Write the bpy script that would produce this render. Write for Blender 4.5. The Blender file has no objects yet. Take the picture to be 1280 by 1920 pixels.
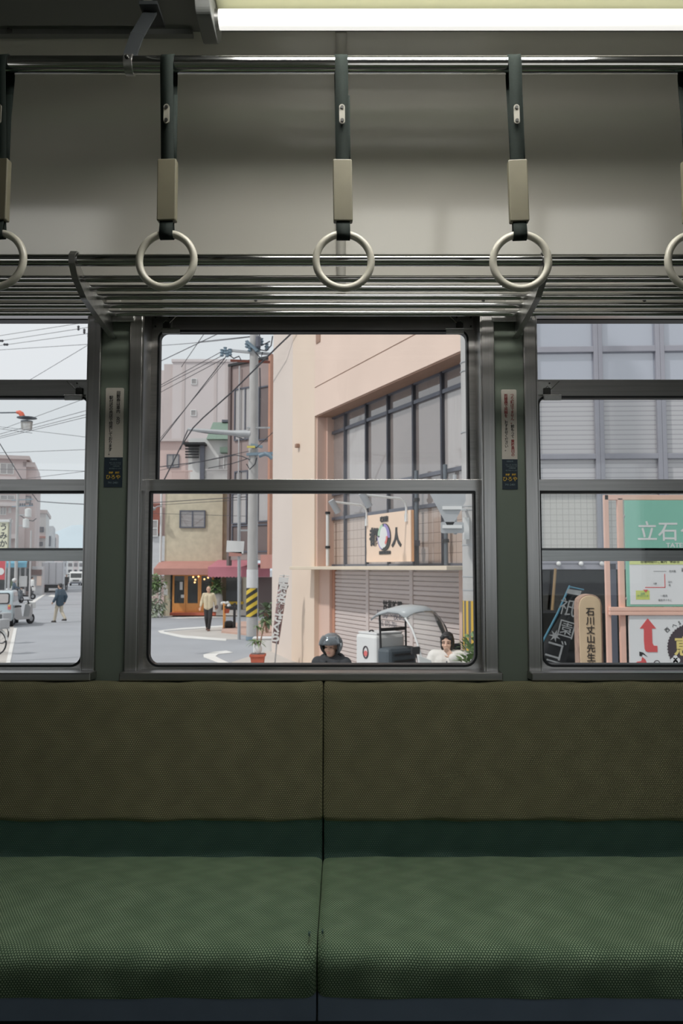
import bpy, bmesh, math, random
from mathutils import Vector, Matrix
random.seed(11)
S = bpy.context.scene
COL = S.collection
PI = math.pi
# ---------------------------------------------------------------- camera
PITCH = math.radians(4.01)
FPX = 28.0 / 24.0 * 1280
CZ = 1.14            # eye height above the tram floor
GZ = -1.26           # street level
cam = bpy.data.cameras.new('camera')
cam.sensor_fit = 'HORIZONTAL'; cam.sensor_width = 24; cam.lens = 28
cam.clip_start = 0.05; cam.clip_end = 3000
cam.dof.use_dof = True; cam.dof.focus_distance = 2.0; cam.dof.aperture_fstop = 10
camo = bpy.data.objects.new('camera', cam); COL.objects.link(camo)
camo.location = (0, 0, CZ); camo.rotation_euler = (PI / 2 + PITCH, 0, 0)
S.camera = camo
# ---------------------------------------------------------------- sky
w = bpy.data.worlds.new('overcast_sky'); S.world = w; w.use_nodes = True
nt = w.node_tree; nt.nodes.clear()
wo = nt.nodes.new('ShaderNodeOutputWorld'); bg = nt.nodes.new('ShaderNodeBackground')
tc = nt.nodes.new('ShaderNodeTexCoord'); sp = nt.nodes.new('ShaderNodeSeparateXYZ')
cr = nt.nodes.new('ShaderNodeValToRGB')
cr.color_ramp.elements[0].position = 0.0; cr.color_ramp.elements[0].color = (0.72, 0.755, 0.785, 1)
cr.color_ramp.elements[1].position = 0.45; cr.color_ramp.elements[1].color = (0.76, 0.785, 0.81, 1)
nt.links.new(tc.outputs['Generated'], sp.inputs[0]); nt.links.new(sp.outputs['Z'], cr.inputs[0])
nt.links.new(cr.outputs[0], bg.inputs['Color']); bg.inputs['Strength'].default_value = 1.04
nt.links.new(bg.outputs[0], wo.inputs[0])
# ---------------------------------------------------------------- sun (veiled, from behind the viewer's left)
sl = bpy.data.lights.new('sun', 'SUN'); sl.energy = 1.9; sl.angle = math.radians(2.5); sl.color = (1.0, 0.965, 0.93)
so = bpy.data.objects.new('sun', sl); COL.objects.link(so)
so.rotation_euler = Vector((0.80, 0.50, -1.15)).to_track_quat('-Z', 'Y').to_euler()
so.location = (-8, -6, 12)
# ---------------------------------------------------------------- exposure
S.view_settings.view_transform = 'Standard'; S.view_settings.look = 'None'
S.view_settings.exposure = 0.0; S.view_settings.gamma = 1.0; S.view_settings.use_curve_mapping = False
try:
    S.cycles.use_denoising = True; S.cycles.max_bounces = 10; S.cycles.transparent_max_bounces = 24
    S.cycles.glossy_bounces = 5; S.cycles.diffuse_bounces = 5; S.cycles.caustics_reflective = False
    S.cycles.sample_clamp_indirect = 4.0
except Exception:
    pass

# ---------------------------------------------------------------- photo ray helpers (real distances are given by the caller)
def raydir(px, py):
    dx = (px - 640) / FPX; dy = (960 - py) / FPX
    s, c = math.sin(PITCH), math.cos(PITCH)
    return Vector((dx, c - dy * s, s + dy * c))
def P(px, py, Y):
    d = raydir(px, py); t = Y / d.y
    return Vector((t * d.x, Y, CZ + t * d.z))
def G(px, py, z=GZ):
    d = raydir(px, py); t = (z - CZ) / d.z
    return Vector((t * d.x, t * d.y, z))

# ---------------------------------------------------------------- materials
def C(r, g, b):
    f = lambda v: ((v / 255 + 0.055) / 1.055) ** 2.4 if v > 10 else v / 255 / 12.92
    return (f(r), f(g), f(b), 1)
MATS = {}
def mat(name, col, rough=0.6, metal=0.0, spec=0.5, noise=None, bump=None, coat=0.0, ior=1.5, emit=0.0, aniso=None, stretch=None):
    if name in MATS: return MATS[name]
    m = bpy.data.materials.new(name); m.use_nodes = True; MATS[name] = m
    t = m.node_tree; b = t.nodes['Principled BSDF']
    b.inputs['Base Color'].default_value = col; b.inputs['Roughness'].default_value = rough
    b.inputs['Metallic'].default_value = metal; b.inputs['Specular IOR Level'].default_value = spec
    b.inputs['Coat Weight'].default_value = coat; b.inputs['IOR'].default_value = ior
    if emit:
        b.inputs['Emission Color'].default_value = col; b.inputs['Emission Strength'].default_value = emit
    if noise or bump:
        c = t.nodes.new('ShaderNodeTexCoord'); src = c.outputs['Object']
        if stretch:
            mp = t.nodes.new('ShaderNodeMapping'); mp.inputs['Scale'].default_value = stretch
            t.links.new(src, mp.inputs[0]); src = mp.outputs[0]
    if noise:
        n = t.nodes.new('ShaderNodeTexNoise'); n.inputs['Scale'].default_value = noise[0]; n.inputs['Detail'].default_value = 4
        t.links.new(src, n.inputs['Vector'])
        r = t.nodes.new('ShaderNodeValToRGB'); k = noise[1]
        r.color_ramp.elements[0].position = 0.3; r.color_ramp.elements[1].position = 0.7
        r.color_ramp.elements[0].color = (col[0] * (1 - k), col[1] * (1 - k), col[2] * (1 - k), 1)
        r.color_ramp.elements[1].color = (min(1, col[0] * (1 + k)), min(1, col[1] * (1 + k)), min(1, col[2] * (1 + k)), 1)
        t.links.new(n.outputs['Fac'], r.inputs[0]); t.links.new(r.outputs[0], b.inputs['Base Color'])
    if bump:
        n2 = t.nodes.new('ShaderNodeTexNoise'); n2.inputs['Scale'].default_value = bump[0]; n2.inputs['Detail'].default_value = 3
        t.links.new(src, n2.inputs['Vector'])
        bp = t.nodes.new('ShaderNodeBump'); bp.inputs['Strength'].default_value = bump[1]; bp.inputs['Distance'].default_value = 0.01
        t.links.new(n2.outputs['Fac'], bp.inputs['Height']); t.links.new(bp.outputs[0], b.inputs['Normal'])
    return m
def glassmat(name, tint=(0.97, 0.98, 0.98, 1), ior=1.45, rough=0.0, body=None, bodyfac=0.0):
    """thin clear pane: transparent with a fresnel reflection, optionally a dusty or tinted body"""
    m = bpy.data.materials.new(name); m.use_nodes = True; t = m.node_tree; t.nodes.clear()
    o = t.nodes.new('ShaderNodeOutputMaterial'); mx = t.nodes.new('ShaderNodeMixShader')
    tr = t.nodes.new('ShaderNodeBsdfTransparent'); tr.inputs[0].default_value = tint
    gl = t.nodes.new('ShaderNodeBsdfGlossy'); gl.inputs['Roughness'].default_value = rough
    fr = t.nodes.new('ShaderNodeFresnel'); fr.inputs['IOR'].default_value = ior
    base = tr
    if body:
        df = t.nodes.new('ShaderNodeBsdfDiffuse'); df.inputs[0].default_value = body
        m2 = t.nodes.new('ShaderNodeMixShader'); m2.inputs[0].default_value = bodyfac
        t.links.new(tr.outputs[0], m2.inputs[1]); t.links.new(df.outputs[0], m2.inputs[2]); base = m2
    t.links.new(fr.outputs[0], mx.inputs[0]); t.links.new(base.outputs[0], mx.inputs[1]); t.links.new(gl.outputs[0], mx.inputs[2])
    t.links.new(mx.outputs[0], o.inputs[0]); MATS[name] = m
    return m
def gridmat(name, base, line, pitch, wdt, rough=0.15, ior=1.5, pitchz=None, noise=0.0):
    """fine printed / wired grid in a pane or a tiled face (local x,z plane)"""
    m = mat(name, base, rough, ior=ior); t = m.node_tree; b = t.nodes['Principled BSDF']
    c = t.nodes.new('ShaderNodeTexCoord'); s = t.nodes.new('ShaderNodeSeparateXYZ'); t.links.new(c.outputs['Object'], s.inputs[0])
    def ln(axis, p):
        a = t.nodes.new('ShaderNodeMath'); a.operation = 'DIVIDE'; a.inputs[1].default_value = p
        t.links.new(s.outputs[axis], a.inputs[0])
        f = t.nodes.new('ShaderNodeMath'); f.operation = 'FRACT'; t.links.new(a.outputs[0], f.inputs[0])
        l = t.nodes.new('ShaderNodeMath'); l.operation = 'LESS_THAN'; l.inputs[1].default_value = wdt / p
        t.links.new(f.outputs[0], l.inputs[0]); return l
    lx, lz = ln('X', pitch), ln('Z', pitchz or pitch)
    mxm = t.nodes.new('ShaderNodeMath'); mxm.operation = 'MAXIMUM'
    t.links.new(lx.outputs[0], mxm.inputs[0]); t.links.new(lz.outputs[0], mxm.inputs[1])
    mx = t.nodes.new('ShaderNodeMix'); mx.data_type = 'RGBA'
    mx.inputs[6].default_value = base; mx.inputs[7].default_value = line
    t.links.new(mxm.outputs[0], mx.inputs[0]); t.links.new(mx.outputs[2], b.inputs['Base Color'])
    return m
def moquette(name, dark, light, pitch=0.0056, sheen=0.3):
    """woven seat cloth: staggered raised dots laid out on the cloth's own UVs"""
    m = mat(name, dark, 0.85, spec=0.25); t = m.node_tree; b = t.nodes['Principled BSDF']
    N = t.nodes.new; L = t.links.new
    def math_(op, a, bv=None):
        n = N('ShaderNodeMath'); n.operation = op
        for i, v in enumerate((a, bv)):
            if v is None: continue
            if isinstance(v, (int, float)): n.inputs[i].default_value = v
            else: L(v, n.inputs[i])
        return n.outputs[0]
    uv = N('ShaderNodeUVMap'); uv.uv_map = 'uv'
    ns = N('ShaderNodeTexNoise'); ns.inputs['Scale'].default_value = 9; ns.inputs['Detail'].default_value = 2
    L(uv.outputs[0], ns.inputs['Vector'])
    s = N('ShaderNodeSeparateXYZ'); L(uv.outputs[0], s.inputs[0])
    wob = math_('MULTIPLY', math_('SUBTRACT', ns.outputs['Fac'], 0.5), 0.010)
    u = math_('DIVIDE', math_('ADD', s.outputs[0], wob), pitch); v = math_('DIVIDE', math_('ADD', s.outputs[1], wob), pitch * 0.80)
    row = math_('FLOOR', v)
    u2 = math_('ADD', u, math_('MULTIPLY', math_('MODULO', row, 2.0), 0.5))
    fu = math_('SUBTRACT', math_('FRACT', u2), 0.5); fv = math_('MULTIPLY', math_('SUBTRACT', math_('FRACT', v), 0.5), 0.8)
    d = math_('SQRT', math_('ADD', math_('MULTIPLY', fu, fu), math_('MULTIPLY', fv, fv)))
    mr = N('ShaderNodeMapRange'); mr.interpolation_type = 'SMOOTHSTEP'
    mr.inputs['From Min'].default_value = 0.42; mr.inputs['From Max'].default_value = 0.22
    L(d, mr.inputs['Value'])
    # slow zigzag bands where the nap lies the other way
    tri = math_('PINGPONG', s.outputs[1], 0.05)
    ph = math_('ADD', s.outputs[0], tri)
    band = math_('ADD', math_('MULTIPLY', math_('SINE', math_('MULTIPLY', ph, 70.0)), 0.09), 0.62)
    band2 = math_('MULTIPLY', band, math_('ADD', ns.outputs['Fac'], 0.5))
    mx = N('ShaderNodeMix'); mx.data_type = 'RGBA'; mx.inputs[6].default_value = dark; mx.inputs[7].default_value = light
    L(math_('MULTIPLY', mr.outputs[0], band2), mx.inputs[0]); L(mx.outputs[2], b.inputs['Base Color'])
    bp = N('ShaderNodeBump'); bp.inputs['Strength'].default_value = 0.7; bp.inputs['Distance'].default_value = 0.0015
    L(mr.outputs[0], bp.inputs['Height']); L(bp.outputs[0], b.inputs['Normal'])
    b.inputs['Sheen Weight'].default_value = sheen; b.inputs['Sheen Roughness'].default_value = 0.5
    b.inputs['Sheen Tint'].default_value = light
    return m

# ---------------------------------------------------------------- mesh building
class M:
    def __init__(s): s.v = []; s.f = []; s.uv = None; s.sm = []
    def add(s, vs, fs, smooth=False):
        o = len(s.v); s.v += [tuple(v) for v in vs]
        for f in fs: s.f.append(tuple(i + o for i in f)); s.sm.append(smooth)
        return s
    def obox(s, c, ex, ey, ez):
        c, ex, ey, ez = Vector(c), Vector(ex) / 2, Vector(ey) / 2, Vector(ez) / 2
        vs = [c + a * ex + b * ey + d * ez for d in (-1, 1) for b in (-1, 1) for a in (-1, 1)]
        return s.add(vs, [(0, 2, 3, 1), (4, 5, 7, 6), (0, 1, 5, 4), (2, 6, 7, 3), (0, 4, 6, 2), (1, 3, 7, 5)])
    def box(s, x0, x1, y0, y1, z0, z1):
        return s.obox(((x0 + x1) / 2, (y0 + y1) / 2, (z0 + z1) / 2), (abs(x1 - x0), 0, 0), (0, abs(y1 - y0), 0), (0, 0, abs(z1 - z0)))
    def bar(s, a, b, wd, th, up=(0, 0, 1)):
        a, b = Vector(a), Vector(b); d = b - a; u = Vector(up)
        side = d.cross(u)
        if side.length < 1e-6: side = d.cross(Vector((0, 1, 0)))
        side.normalize(); u2 = side.cross(d).normalized()
        return s.obox((a + b) / 2, d, side * wd, u2 * th)
    def tube(s, pts, r, n=10, caps=True, closed=False):
        pts = [Vector(p) for p in pts]; k = len(pts)
        rs = r if isinstance(r, (list, tuple)) else [r] * k
        vs, fs = [], []; prev = None
        for i, p in enumerate(pts):
            if closed: t = pts[(i + 1) % k] - pts[i - 1]
            else: t = pts[min(i + 1, k - 1)] - pts[max(i - 1, 0)]
            t.normalize()
            if prev is None:
                a = Vector((0, 0, 1)) if abs(t.z) < 0.9 else Vector((1, 0, 0)); nrm = t.cross(a).normalized()
            else:
                nrm = prev - t * prev.dot(t)
                nrm = nrm.normalized() if nrm.length > 1e-6 else t.orthogonal().normalized()
            prev = nrm; bn = t.cross(nrm)
            for j in range(n):
                an = 2 * PI * j / n; vs.append(p + (nrm * math.cos(an) + bn * math.sin(an)) * rs[i])
        for i in range(k if closed else k - 1):
            i2 = (i + 1) % k
            for j in range(n):
                j2 = (j + 1) % n; fs.append((i * n + j, i * n + j2, i2 * n + j2, i2 * n + j))
        s.add(vs, fs, True)
        if caps and not closed:
            o = len(s.v) - len(vs)
            s.f.append(tuple(o + j for j in reversed(range(n)))); s.sm.append(False)
            s.f.append(tuple(o + (k - 1) * n + j for j in range(n))); s.sm.append(False)
        return s
    def cyl(s, a, b, r, n=16): return s.tube([a, b], r, n)
    def lathe(s, prof, c=(0, 0, 0), n=24, axis='z'):
        c = Vector(c); vs, fs = [], []
        for (r, h) in prof:
            for j in range(n):
                an = 2 * PI * j / n; a, b = r * math.cos(an), r * math.sin(an)
                vs.append(c + (Vector((a, b, h)) if axis == 'z' else Vector((a, h, b)) if axis == 'y' else Vector((h, a, b))))
        k = len(prof)
        for i in range(k - 1):
            for j in range(n):
                j2 = (j + 1) % n; fs.append((i * n + j, i * n + j2, (i + 1) * n + j2, (i + 1) * n + j))
        fs.append(tuple(reversed(range(n)))); fs.append(tuple((k - 1) * n + j for j in range(n)))
        return s.add(vs, fs, True)
    def ball(s, c, r, nu=14, nv=10):
        c = Vector(c); r = Vector((r, r, r)) if isinstance(r, (int, float)) else Vector(r)
        vs = [c + Vector((0, 0, -r.z))]; fs = []
        for i in range(1, nv):
            ph = -PI / 2 + PI * i / nv
            for j in range(nu):
                an = 2 * PI * j / nu
                vs.append(c + Vector((r.x * math.cos(ph) * math.cos(an), r.y * math.cos(ph) * math.sin(an), r.z * math.sin(ph))))
        vs.append(c + Vector((0, 0, r.z))); top = len(vs) - 1
        for j in range(nu):
            j2 = (j + 1) % nu
            fs.append((0, 1 + j2, 1 + j)); fs.append((top, top - nu + j, top - nu + j2))
            for i in range(nv - 2):
                a = 1 + i * nu
                fs.append((a + j, a + j2, a + nu + j2, a + nu + j))
        return s.add(vs, fs, True)
    def cap(s, a, b, ra, rb, n=12):
        """closed capsule with two radii"""
        a, b = Vector(a), Vector(b); t = (b - a); L = t.length; t.normalize()
        pts, rs = [], []
        for k in range(0, 5):
            an = PI / 2 * k / 4 ; pts.append(a - t * ra * math.cos(an)); rs.append(max(1e-4, ra * math.sin(an)))
        for k in range(0, 5):
            an = PI / 2 * k / 4 ; pts.append(b + t * rb * math.sin(an)); rs.append(max(1e-4, rb * math.cos(an)))
        return s.tube(pts, rs, n)
    def prism(s, poly, f, t0, t1, smooth=False):
        """poly of (a,b); f(a,b,t) -> point"""
        n = len(poly); vs = [f(a, b, t0) for a, b in poly] + [f(a, b, t1) for a, b in poly]
        fs = [tuple(range(n)), tuple(reversed(range(n, 2 * n)))]
        s.add(vs, fs, False); o = len(s.v) - 2 * n
        for i in range(n):
            j = (i + 1) % n; s.f.append((o + i, o + n + i, o + n + j, o + j)); s.sm.append(smooth)
        return s
    def xz(s, poly, y0, y1): return s.prism(poly, lambda a, b, t: (a, t, b), y0, y1)
    def yz(s, poly, x0, x1, smooth=False): return s.prism(poly, lambda a, b, t: (t, a, b), x0, x1, smooth)
    def xy(s, poly, z0, z1): return s.prism(poly, lambda a, b, t: (a, b, t), z0, z1)
    def ring(s, outer, inner, y0, y1):
        """frame between two equal-length xz polygons, thickness along y"""
        n = len(outer)
        vs = [(a, y0, b) for a, b in outer] + [(a, y0, b) for a, b in inner] + [(a, y1, b) for a, b in outer] + [(a, y1, b) for a, b in inner]
        fs = []
        for i in range(n):
            j = (i + 1) % n
            fs += [(i, j, n + j, n + i), (2 * n + j, 2 * n + i, 3 * n + i, 3 * n + j), (n + i, n + j, 3 * n + j, 3 * n + i), (j, i, 2 * n + i, 2 * n + j)]
        return s.add(vs, fs)
    def mesh(s, name):
        me = bpy.data.meshes.new(name); me.from_pydata([tuple(v) for v in s.v], [], s.f); me.update()
        bm = bmesh.new(); bm.from_mesh(me); bmesh.ops.recalc_face_normals(bm, faces=bm.faces[:])
        bm.to_mesh(me); bm.free()
        for p, k in zip(me.polygons, s.sm): p.use_smooth = k
        if any(s.sm): me.set_sharp_from_angle(angle=math.radians(48))
        return me
    def build(s, name, m, parent=None, bevel=0.0, loc=None, rot=None):
        me = s.mesh(name); o = bpy.data.objects.new(name, me); COL.objects.link(o)
        if m is not None: me.materials.append(m)
        if parent is not None: o.parent = parent
        if loc is not None: o.location = loc
        if rot is not None: o.rotation_euler = rot
        if bevel:
            b = o.modifiers.new('edge', 'BEVEL'); b.width = bevel; b.segments = 2; b.limit_method = 'ANGLE'; b.angle_limit = math.radians(40)
        return o
def remesh(mb, name, m, parent, voxel, smooth=4, loc=None):
    """one continuous surface grown from overlapping closed shapes"""
    me = mb.mesh(name); o = bpy.data.objects.new(name, me); COL.objects.link(o)
    r = o.modifiers.new('r', 'REMESH'); r.mode = 'VOXEL'; r.voxel_size = voxel
    if smooth:
        k = o.modifiers.new('s', 'SMOOTH'); k.iterations = smooth; k.factor = 0.5
    dg = bpy.context.evaluated_depsgraph_get()
    me2 = bpy.data.meshes.new_from_object(o.evaluated_get(dg)); o.modifiers.clear(); o.data = me2; me2.name = name
    bpy.data.meshes.remove(me)
    for p in me2.polygons: p.use_smooth = True
    me2.materials.clear(); me2.materials.append(m)
    if parent is not None: o.parent = parent
    if loc is not None: o.location = loc
    return o
def rrect(x0, x1, z0, z1, r, n=6):
    """rounded rectangle; r may be (bl, br, tr, tl)"""
    r = r if isinstance(r, (list, tuple)) else (r,) * 4; out = []
    for (cx, cz, a0, rr) in ((x0 + r[0], z0 + r[0], PI, r[0]), (x1 - r[1], z0 + r[1], 1.5 * PI, r[1]), (x1 - r[2], z1 - r[2], 0, r[2]), (x0 + r[3], z1 - r[3], PI / 2, r[3])):
        for k in range(n + 1):
            a = a0 + PI / 2 * k / n; out.append((cx + rr * math.cos(a), cz + rr * math.sin(a)))
    return out
def rounded(poly, radii, n=6):
    out = []; k = len(poly)
    for i, p in enumerate(poly):
        p = Vector(p); a = Vector(poly[i - 1]); b = Vector(poly[(i + 1) % k]); r = radii[i] if isinstance(radii, (list, tuple)) else radii
        if r <= 0: out.append(tuple(p)); continue
        da, db = (a - p).normalized(), (b - p).normalized()
        for j in range(n + 1):
            t = j / n; q0 = p + da * r; q1 = p + db * r
            out.append(tuple(q0 * (1 - t) ** 2 + p * 2 * t * (1 - t) + q1 * t * t))
    return out
def tag(o, label, cat, group=None):
    o['label'] = label; o['category'] = cat
    if group: o['group'] = group
    return o
def thing(name, label, cat, loc=(0, 0, 0), rz=0.0, group=None):
    o = bpy.data.objects.new(name, None); COL.objects.link(o); o.empty_display_size = 0.1
    o.location = loc; o.rotation_euler = (0, 0, rz)
    return tag(o, label, cat, group)
def struct(o, kind='structure'):
    o['kind'] = kind; return o
def sempty(name, loc=(0, 0, 0)):
    o = bpy.data.objects.new(name, None); COL.objects.link(o); o.location = loc; o.empty_display_size = 0.1; return struct(o)
def part(name, mesh, m, parent, loc=(0, 0, 0), rot=(0, 0, 0)):
    o = bpy.data.objects.new(name, mesh); COL.objects.link(o); o.parent = parent; o.location = loc; o.rotation_euler = rot
    if m is not None and not mesh.materials: mesh.materials.append(m)
    return o
def dup(o, label=None, parent=None):
    c = o.copy(); COL.objects.link(c)
    if parent is not None: c.parent = parent
    if label: c['label'] = label
    for ch in list(o.children): dup(ch, None, c)
    return c
def text(s, size, m, parent, loc, name='lettering', rot=(PI / 2, 0, 0), ext=0.0005, align='CENTER', line=1.0, sx=1.0, bold=0.0):
    cu = bpy.data.curves.new('t', 'FONT'); cu.body = s; cu.size = size; cu.extrude = ext; cu.align_x = align; cu.align_y = 'CENTER'
    cu.space_line = line; cu.offset = bold; cu.resolution_u = 3
    o = bpy.data.objects.new('t', cu); COL.objects.link(o)
    dg = bpy.context.evaluated_depsgraph_get()
    me = bpy.data.meshes.new_from_object(o.evaluated_get(dg)); bpy.data.objects.remove(o); bpy.data.curves.remove(cu)
    me.materials.clear(); me.materials.append(m); me.name = name
    q = bpy.data.objects.new(name, me); COL.objects.link(q); q.location = loc; q.rotation_euler = rot; q.scale = (sx, 1, 1)
    if parent is not None: q.parent = parent
    return q
class Frame:
    """a facade's own axes: x along the wall, y into it, z up; takes photo rays to wall coordinates"""
    def __init__(s, o, a):
        s.o = Vector(o); s.a = a; s.u = Vector((math.cos(a), math.sin(a), 0)); s.n = Vector((-math.sin(a), math.cos(a), 0))
    def at(s, px, py, off=0.0):
        d = raydir(px, py); c = Vector((0, 0, CZ)); t = (off - (c - s.o).dot(s.n)) / d.dot(s.n); p = c + d * t - s.o
        return p.dot(s.u), p.z
    def x(s, px, off=0.0, py=1065): return s.at(px, py, off)[0]
# ================================================================ THE TRAM
def brushed(name, col, rough, metal=1.0, axis=(1, 60, 60), k=0.10):
    return mat(name, col, rough, metal, noise=(4.0, k), stretch=axis)
m_alu = brushed('brushed_aluminium', (0.47, 0.46, 0.45, 1), 0.30, axis=(1.0, 40, 40))
m_aluv = brushed('brushed_aluminium_upright', (0.47, 0.46, 0.45, 1), 0.30, axis=(40, 40, 1.0))
m_chrome = mat('polished_steel', (0.62, 0.62, 0.62, 1), 0.10, 1.0, noise=(30, 0.05))
m_steel = mat('dull_steel', (0.5, 0.5, 0.49, 1), 0.36, 1.0, noise=(40, 0.1))
m_green = mat('grey_green_wall_paint', C(112, 122, 110), 0.38, spec=0.5, noise=(3, 0.05), bump=(180, 0.03))
m_cove = mat('glossy_cream_laminate', C(214, 211, 202), 0.12, spec=0.5, ior=2.35, noise=(2, 0.03), bump=(260, 0.015))
m_ceil = mat('ceiling_paint', C(120, 122, 120), 0.45, noise=(2, 0.04))
m_gask = mat('black_rubber', C(22, 26, 28), 0.5, noise=(20, 0.1))
m_glass = glassmat('window_glass')
m_lampw = mat('lamp_tube_glow', (1.0, 0.985, 0.94, 1), 0.4, emit=0.86)
m_addglow = mat('added_fill_glow', (1.0, 0.975, 0.92, 1), 0.5, emit=27.0)  # glow of the added light panel
m_lampf = mat('lamp_reflector_enamel', C(222, 222, 190), 0.35, noise=(5, 0.03))
m_rivp = mat('dull_rivet_plate', C(120, 118, 108), 0.5, noise=(60, 0.1))
m_screw = mat('dark_screw', C(70, 70, 68), 0.4, 0.8, noise=(60, 0.1))
m_strap = mat('dark_green_webbing', C(19, 28, 24), 0.8, spec=0.2, noise=(300, 0.15), bump=(900, 0.1))
m_sleeve = mat('beige_vinyl', C(106, 102, 84), 0.5, noise=(30, 0.05))
m_ring = mat('ivory_plastic', C(184, 181, 168), 0.38, noise=(12, 0.05))
m_seat = moquette('green_moquette', C(76, 104, 80), C(200, 226, 188))
m_back = moquette('olive_moquette', C(98, 96, 74), C(168, 164, 128))
m_low = moquette('dark_green_moquette', C(88, 116, 110), C(140, 172, 158))
m_kick = mat('blue_grey_enamel', C(140, 158, 182), 0.45, noise=(8, 0.08))
m_dark = mat('dark_paint_and_bracket_shade', C(38, 42, 44), 0.6, noise=(8, 0.1))
m_floor = mat('grey_linoleum', C(104, 104, 98), 0.5, noise=(40, 0.12))
m_plate = mat('sticker_off_white', C(196, 190, 180), 0.5, noise=(6, 0.03))
m_navy = mat('sticker_navy', C(26, 42, 54), 0.45, noise=(6, 0.05))
m_ink = mat('black_ink', C(24, 24, 26), 0.6, noise=(50, 0.05))
m_red = mat('red_ink', C(140, 40, 42), 0.6, noise=(50, 0.05))
m_yel = mat('yellow_ink', C(205, 170, 60), 0.6, noise=(50, 0.05))
m_pale = mat('pale_ink', C(120, 136, 140), 0.6, noise=(50, 0.05))

YW = 2.15                                   # face of the window-side wall
OPEN = [(-1.652, -0.657), (-0.578, 0.417), (0.497, 1.492)]
XL, XR = -2.6, 2.6
ZS, ZT = 0.846, 1.862                       # sill underside, opening top
# window-side wall: pieces around the openings
mw = M()
mw.box(XL, XR, YW, 2.30, -0.25, ZS)
mw.box(XL, XR, YW, 2.30, ZT, 2.34)
edges = [XL] + [e for o in OPEN for e in o] + [XR]
for i in range(0, len(edges), 2): mw.box(edges[i], edges[i + 1], YW, 2.30, ZS, ZT)
wall_front = struct(mw.build('wall_front', m_green))
# opposite wall, behind the viewer
YB = -0.25
RO = [(-2.5, -1.3), (-0.03, 1.82), (2.2, 2.55)]
mr_ = M()
mr_.box(XL, XR, YB - 0.15, YB, -0.25, 0.95); mr_.box(XL, XR, YB - 0.15, YB, 1.80, 2.34)
edges = [XL] + [e for o in RO for e in o] + [XR]
for i in range(0, len(edges), 2): mr_.box(edges[i], edges[i + 1], YB - 0.15, YB, 0.95, 1.80)
wall_back = struct(mr_.build('wall_back', m_green))
for i, (a, b) in enumerate(RO):
    wr = sempty('window_%d' % (i + 4), ((a + b) / 2, YB - 0.08, 1.375))
    hw = (b - a) / 2
    M().ring(rrect(-hw, hw, -0.425, 0.425, 0.001), rrect(-hw + 0.03, hw - 0.03, -0.395, 0.395, 0.02), -0.03, 0.03).build('frame', m_alu, wr)
    M().box(-hw + 0.03, hw - 0.03, -0.003, 0.003, -0.395, 0.395).build('glass_pane', m_glass, wr)
struct(M().box(-40, 40, -16.0, -0.55, GZ, -0.12).build('added_bounce_platform', mat('pale_bounce_platform', C(228, 224, 216), 0.85, noise=(2, 0.05))))  # added unseen platform, pale so it bounces sun onto the cove
struct(M().box(XL - 0.1, XL, YB - 0.15, 2.30, -0.25, 2.45).build('wall_left', m_green))
struct(M().box(XR, XR + 0.1, YB - 0.15, 2.30, -0.25, 2.45).build('wall_right', m_green))
struct(M().box(XL, XR, YB - 0.15, 2.30, -0.25, 0.0).build('floor', m_floor))
# ceiling and the curved cove below it
def cove_profile():
    pts = []
    for k in range(0, 13):
        a = math.radians(30 * k / 12); pts.append((1.49 + 0.65 * math.cos(a), 1.83 + 0.65 * math.sin(a)))
    cx, cz = pts[-1][0] - 0.35 * math.cos(math.radians(30)), pts[-1][1] - 0.35 * math.sin(math.radians(30))
    for k in range(1, 11):
        a = math.radians(30 + 45 * k / 10); pts.append((cx + 0.35 * math.cos(a), cz + 0.35 * math.sin(a)))
    pts.append((1.72, 2.349)); return pts
CP = cove_profile()
def sheet(x0, x1, prof, th, nx=1):
    m = M(); vs, fs = [], []; n = len(prof)
    for (x) in (x0, x1):
        for (y, z) in prof: vs.append((x, y, z))
    for i in range(n - 1): fs.append((i, i + 1, n + i + 1, n + i))
    m.add(vs, fs, True)
    back = [(y + th * 0.7, z + th * 0.7) for y, z in prof]
    vs2 = [(x, y, z) for x in (x0, x1) for (y, z) in back]; m.add(vs2, [(n + i, n + i + 1, i + 1, i) for i in range(n - 1)], True)
    return m
cove = sempty('ceiling_cove', (0, 0, 0))
sheet(XL, -0.004, CP, 0.01).build('cove_panel', m_cove, cove)
sheet(-0.004, XR, CP, 0.01).build('cove_panel', m_cove, cove)
# the same cove over the far side of the aisle
sheet(XL, XR, [(1.90 - y, z) for y, z in CP], 0.0).build('cove_panel', m_cove, cove)
ceil = struct(M().box(XL, XR, YB - 0.15, 2.30, 2.35, 2.45).build('ceiling', m_ceil))
# joint strip between the two cove panels
strip = M(); pr = [(y - 0.0025, z - 0.0025) for y, z in CP]
vs = [(x, y, z) for x in (-0.0135, 0.0115) for y, z in pr]; n = len(pr)
strip.add(vs, [(i, i + 1, n + i + 1, n + i) for i in range(n - 1)], True)
m_strip = mat('pale_joint_strip', C(176, 174, 166), 0.35, spec=0.6, noise=(5, 0.04))
tr = struct(strip.build('trim_1', m_strip))
sd = tr.modifiers.new('thick', 'SOLIDIFY'); sd.thickness = 0.004
q = P(638, 69, 1.80)
M().lathe([(0.0035, -0.0035), (0.0045, 0), (0.0035, 0.0035)], (q.x, 1.795, 2.325), 10).build('screw', m_screw, tr)
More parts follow.
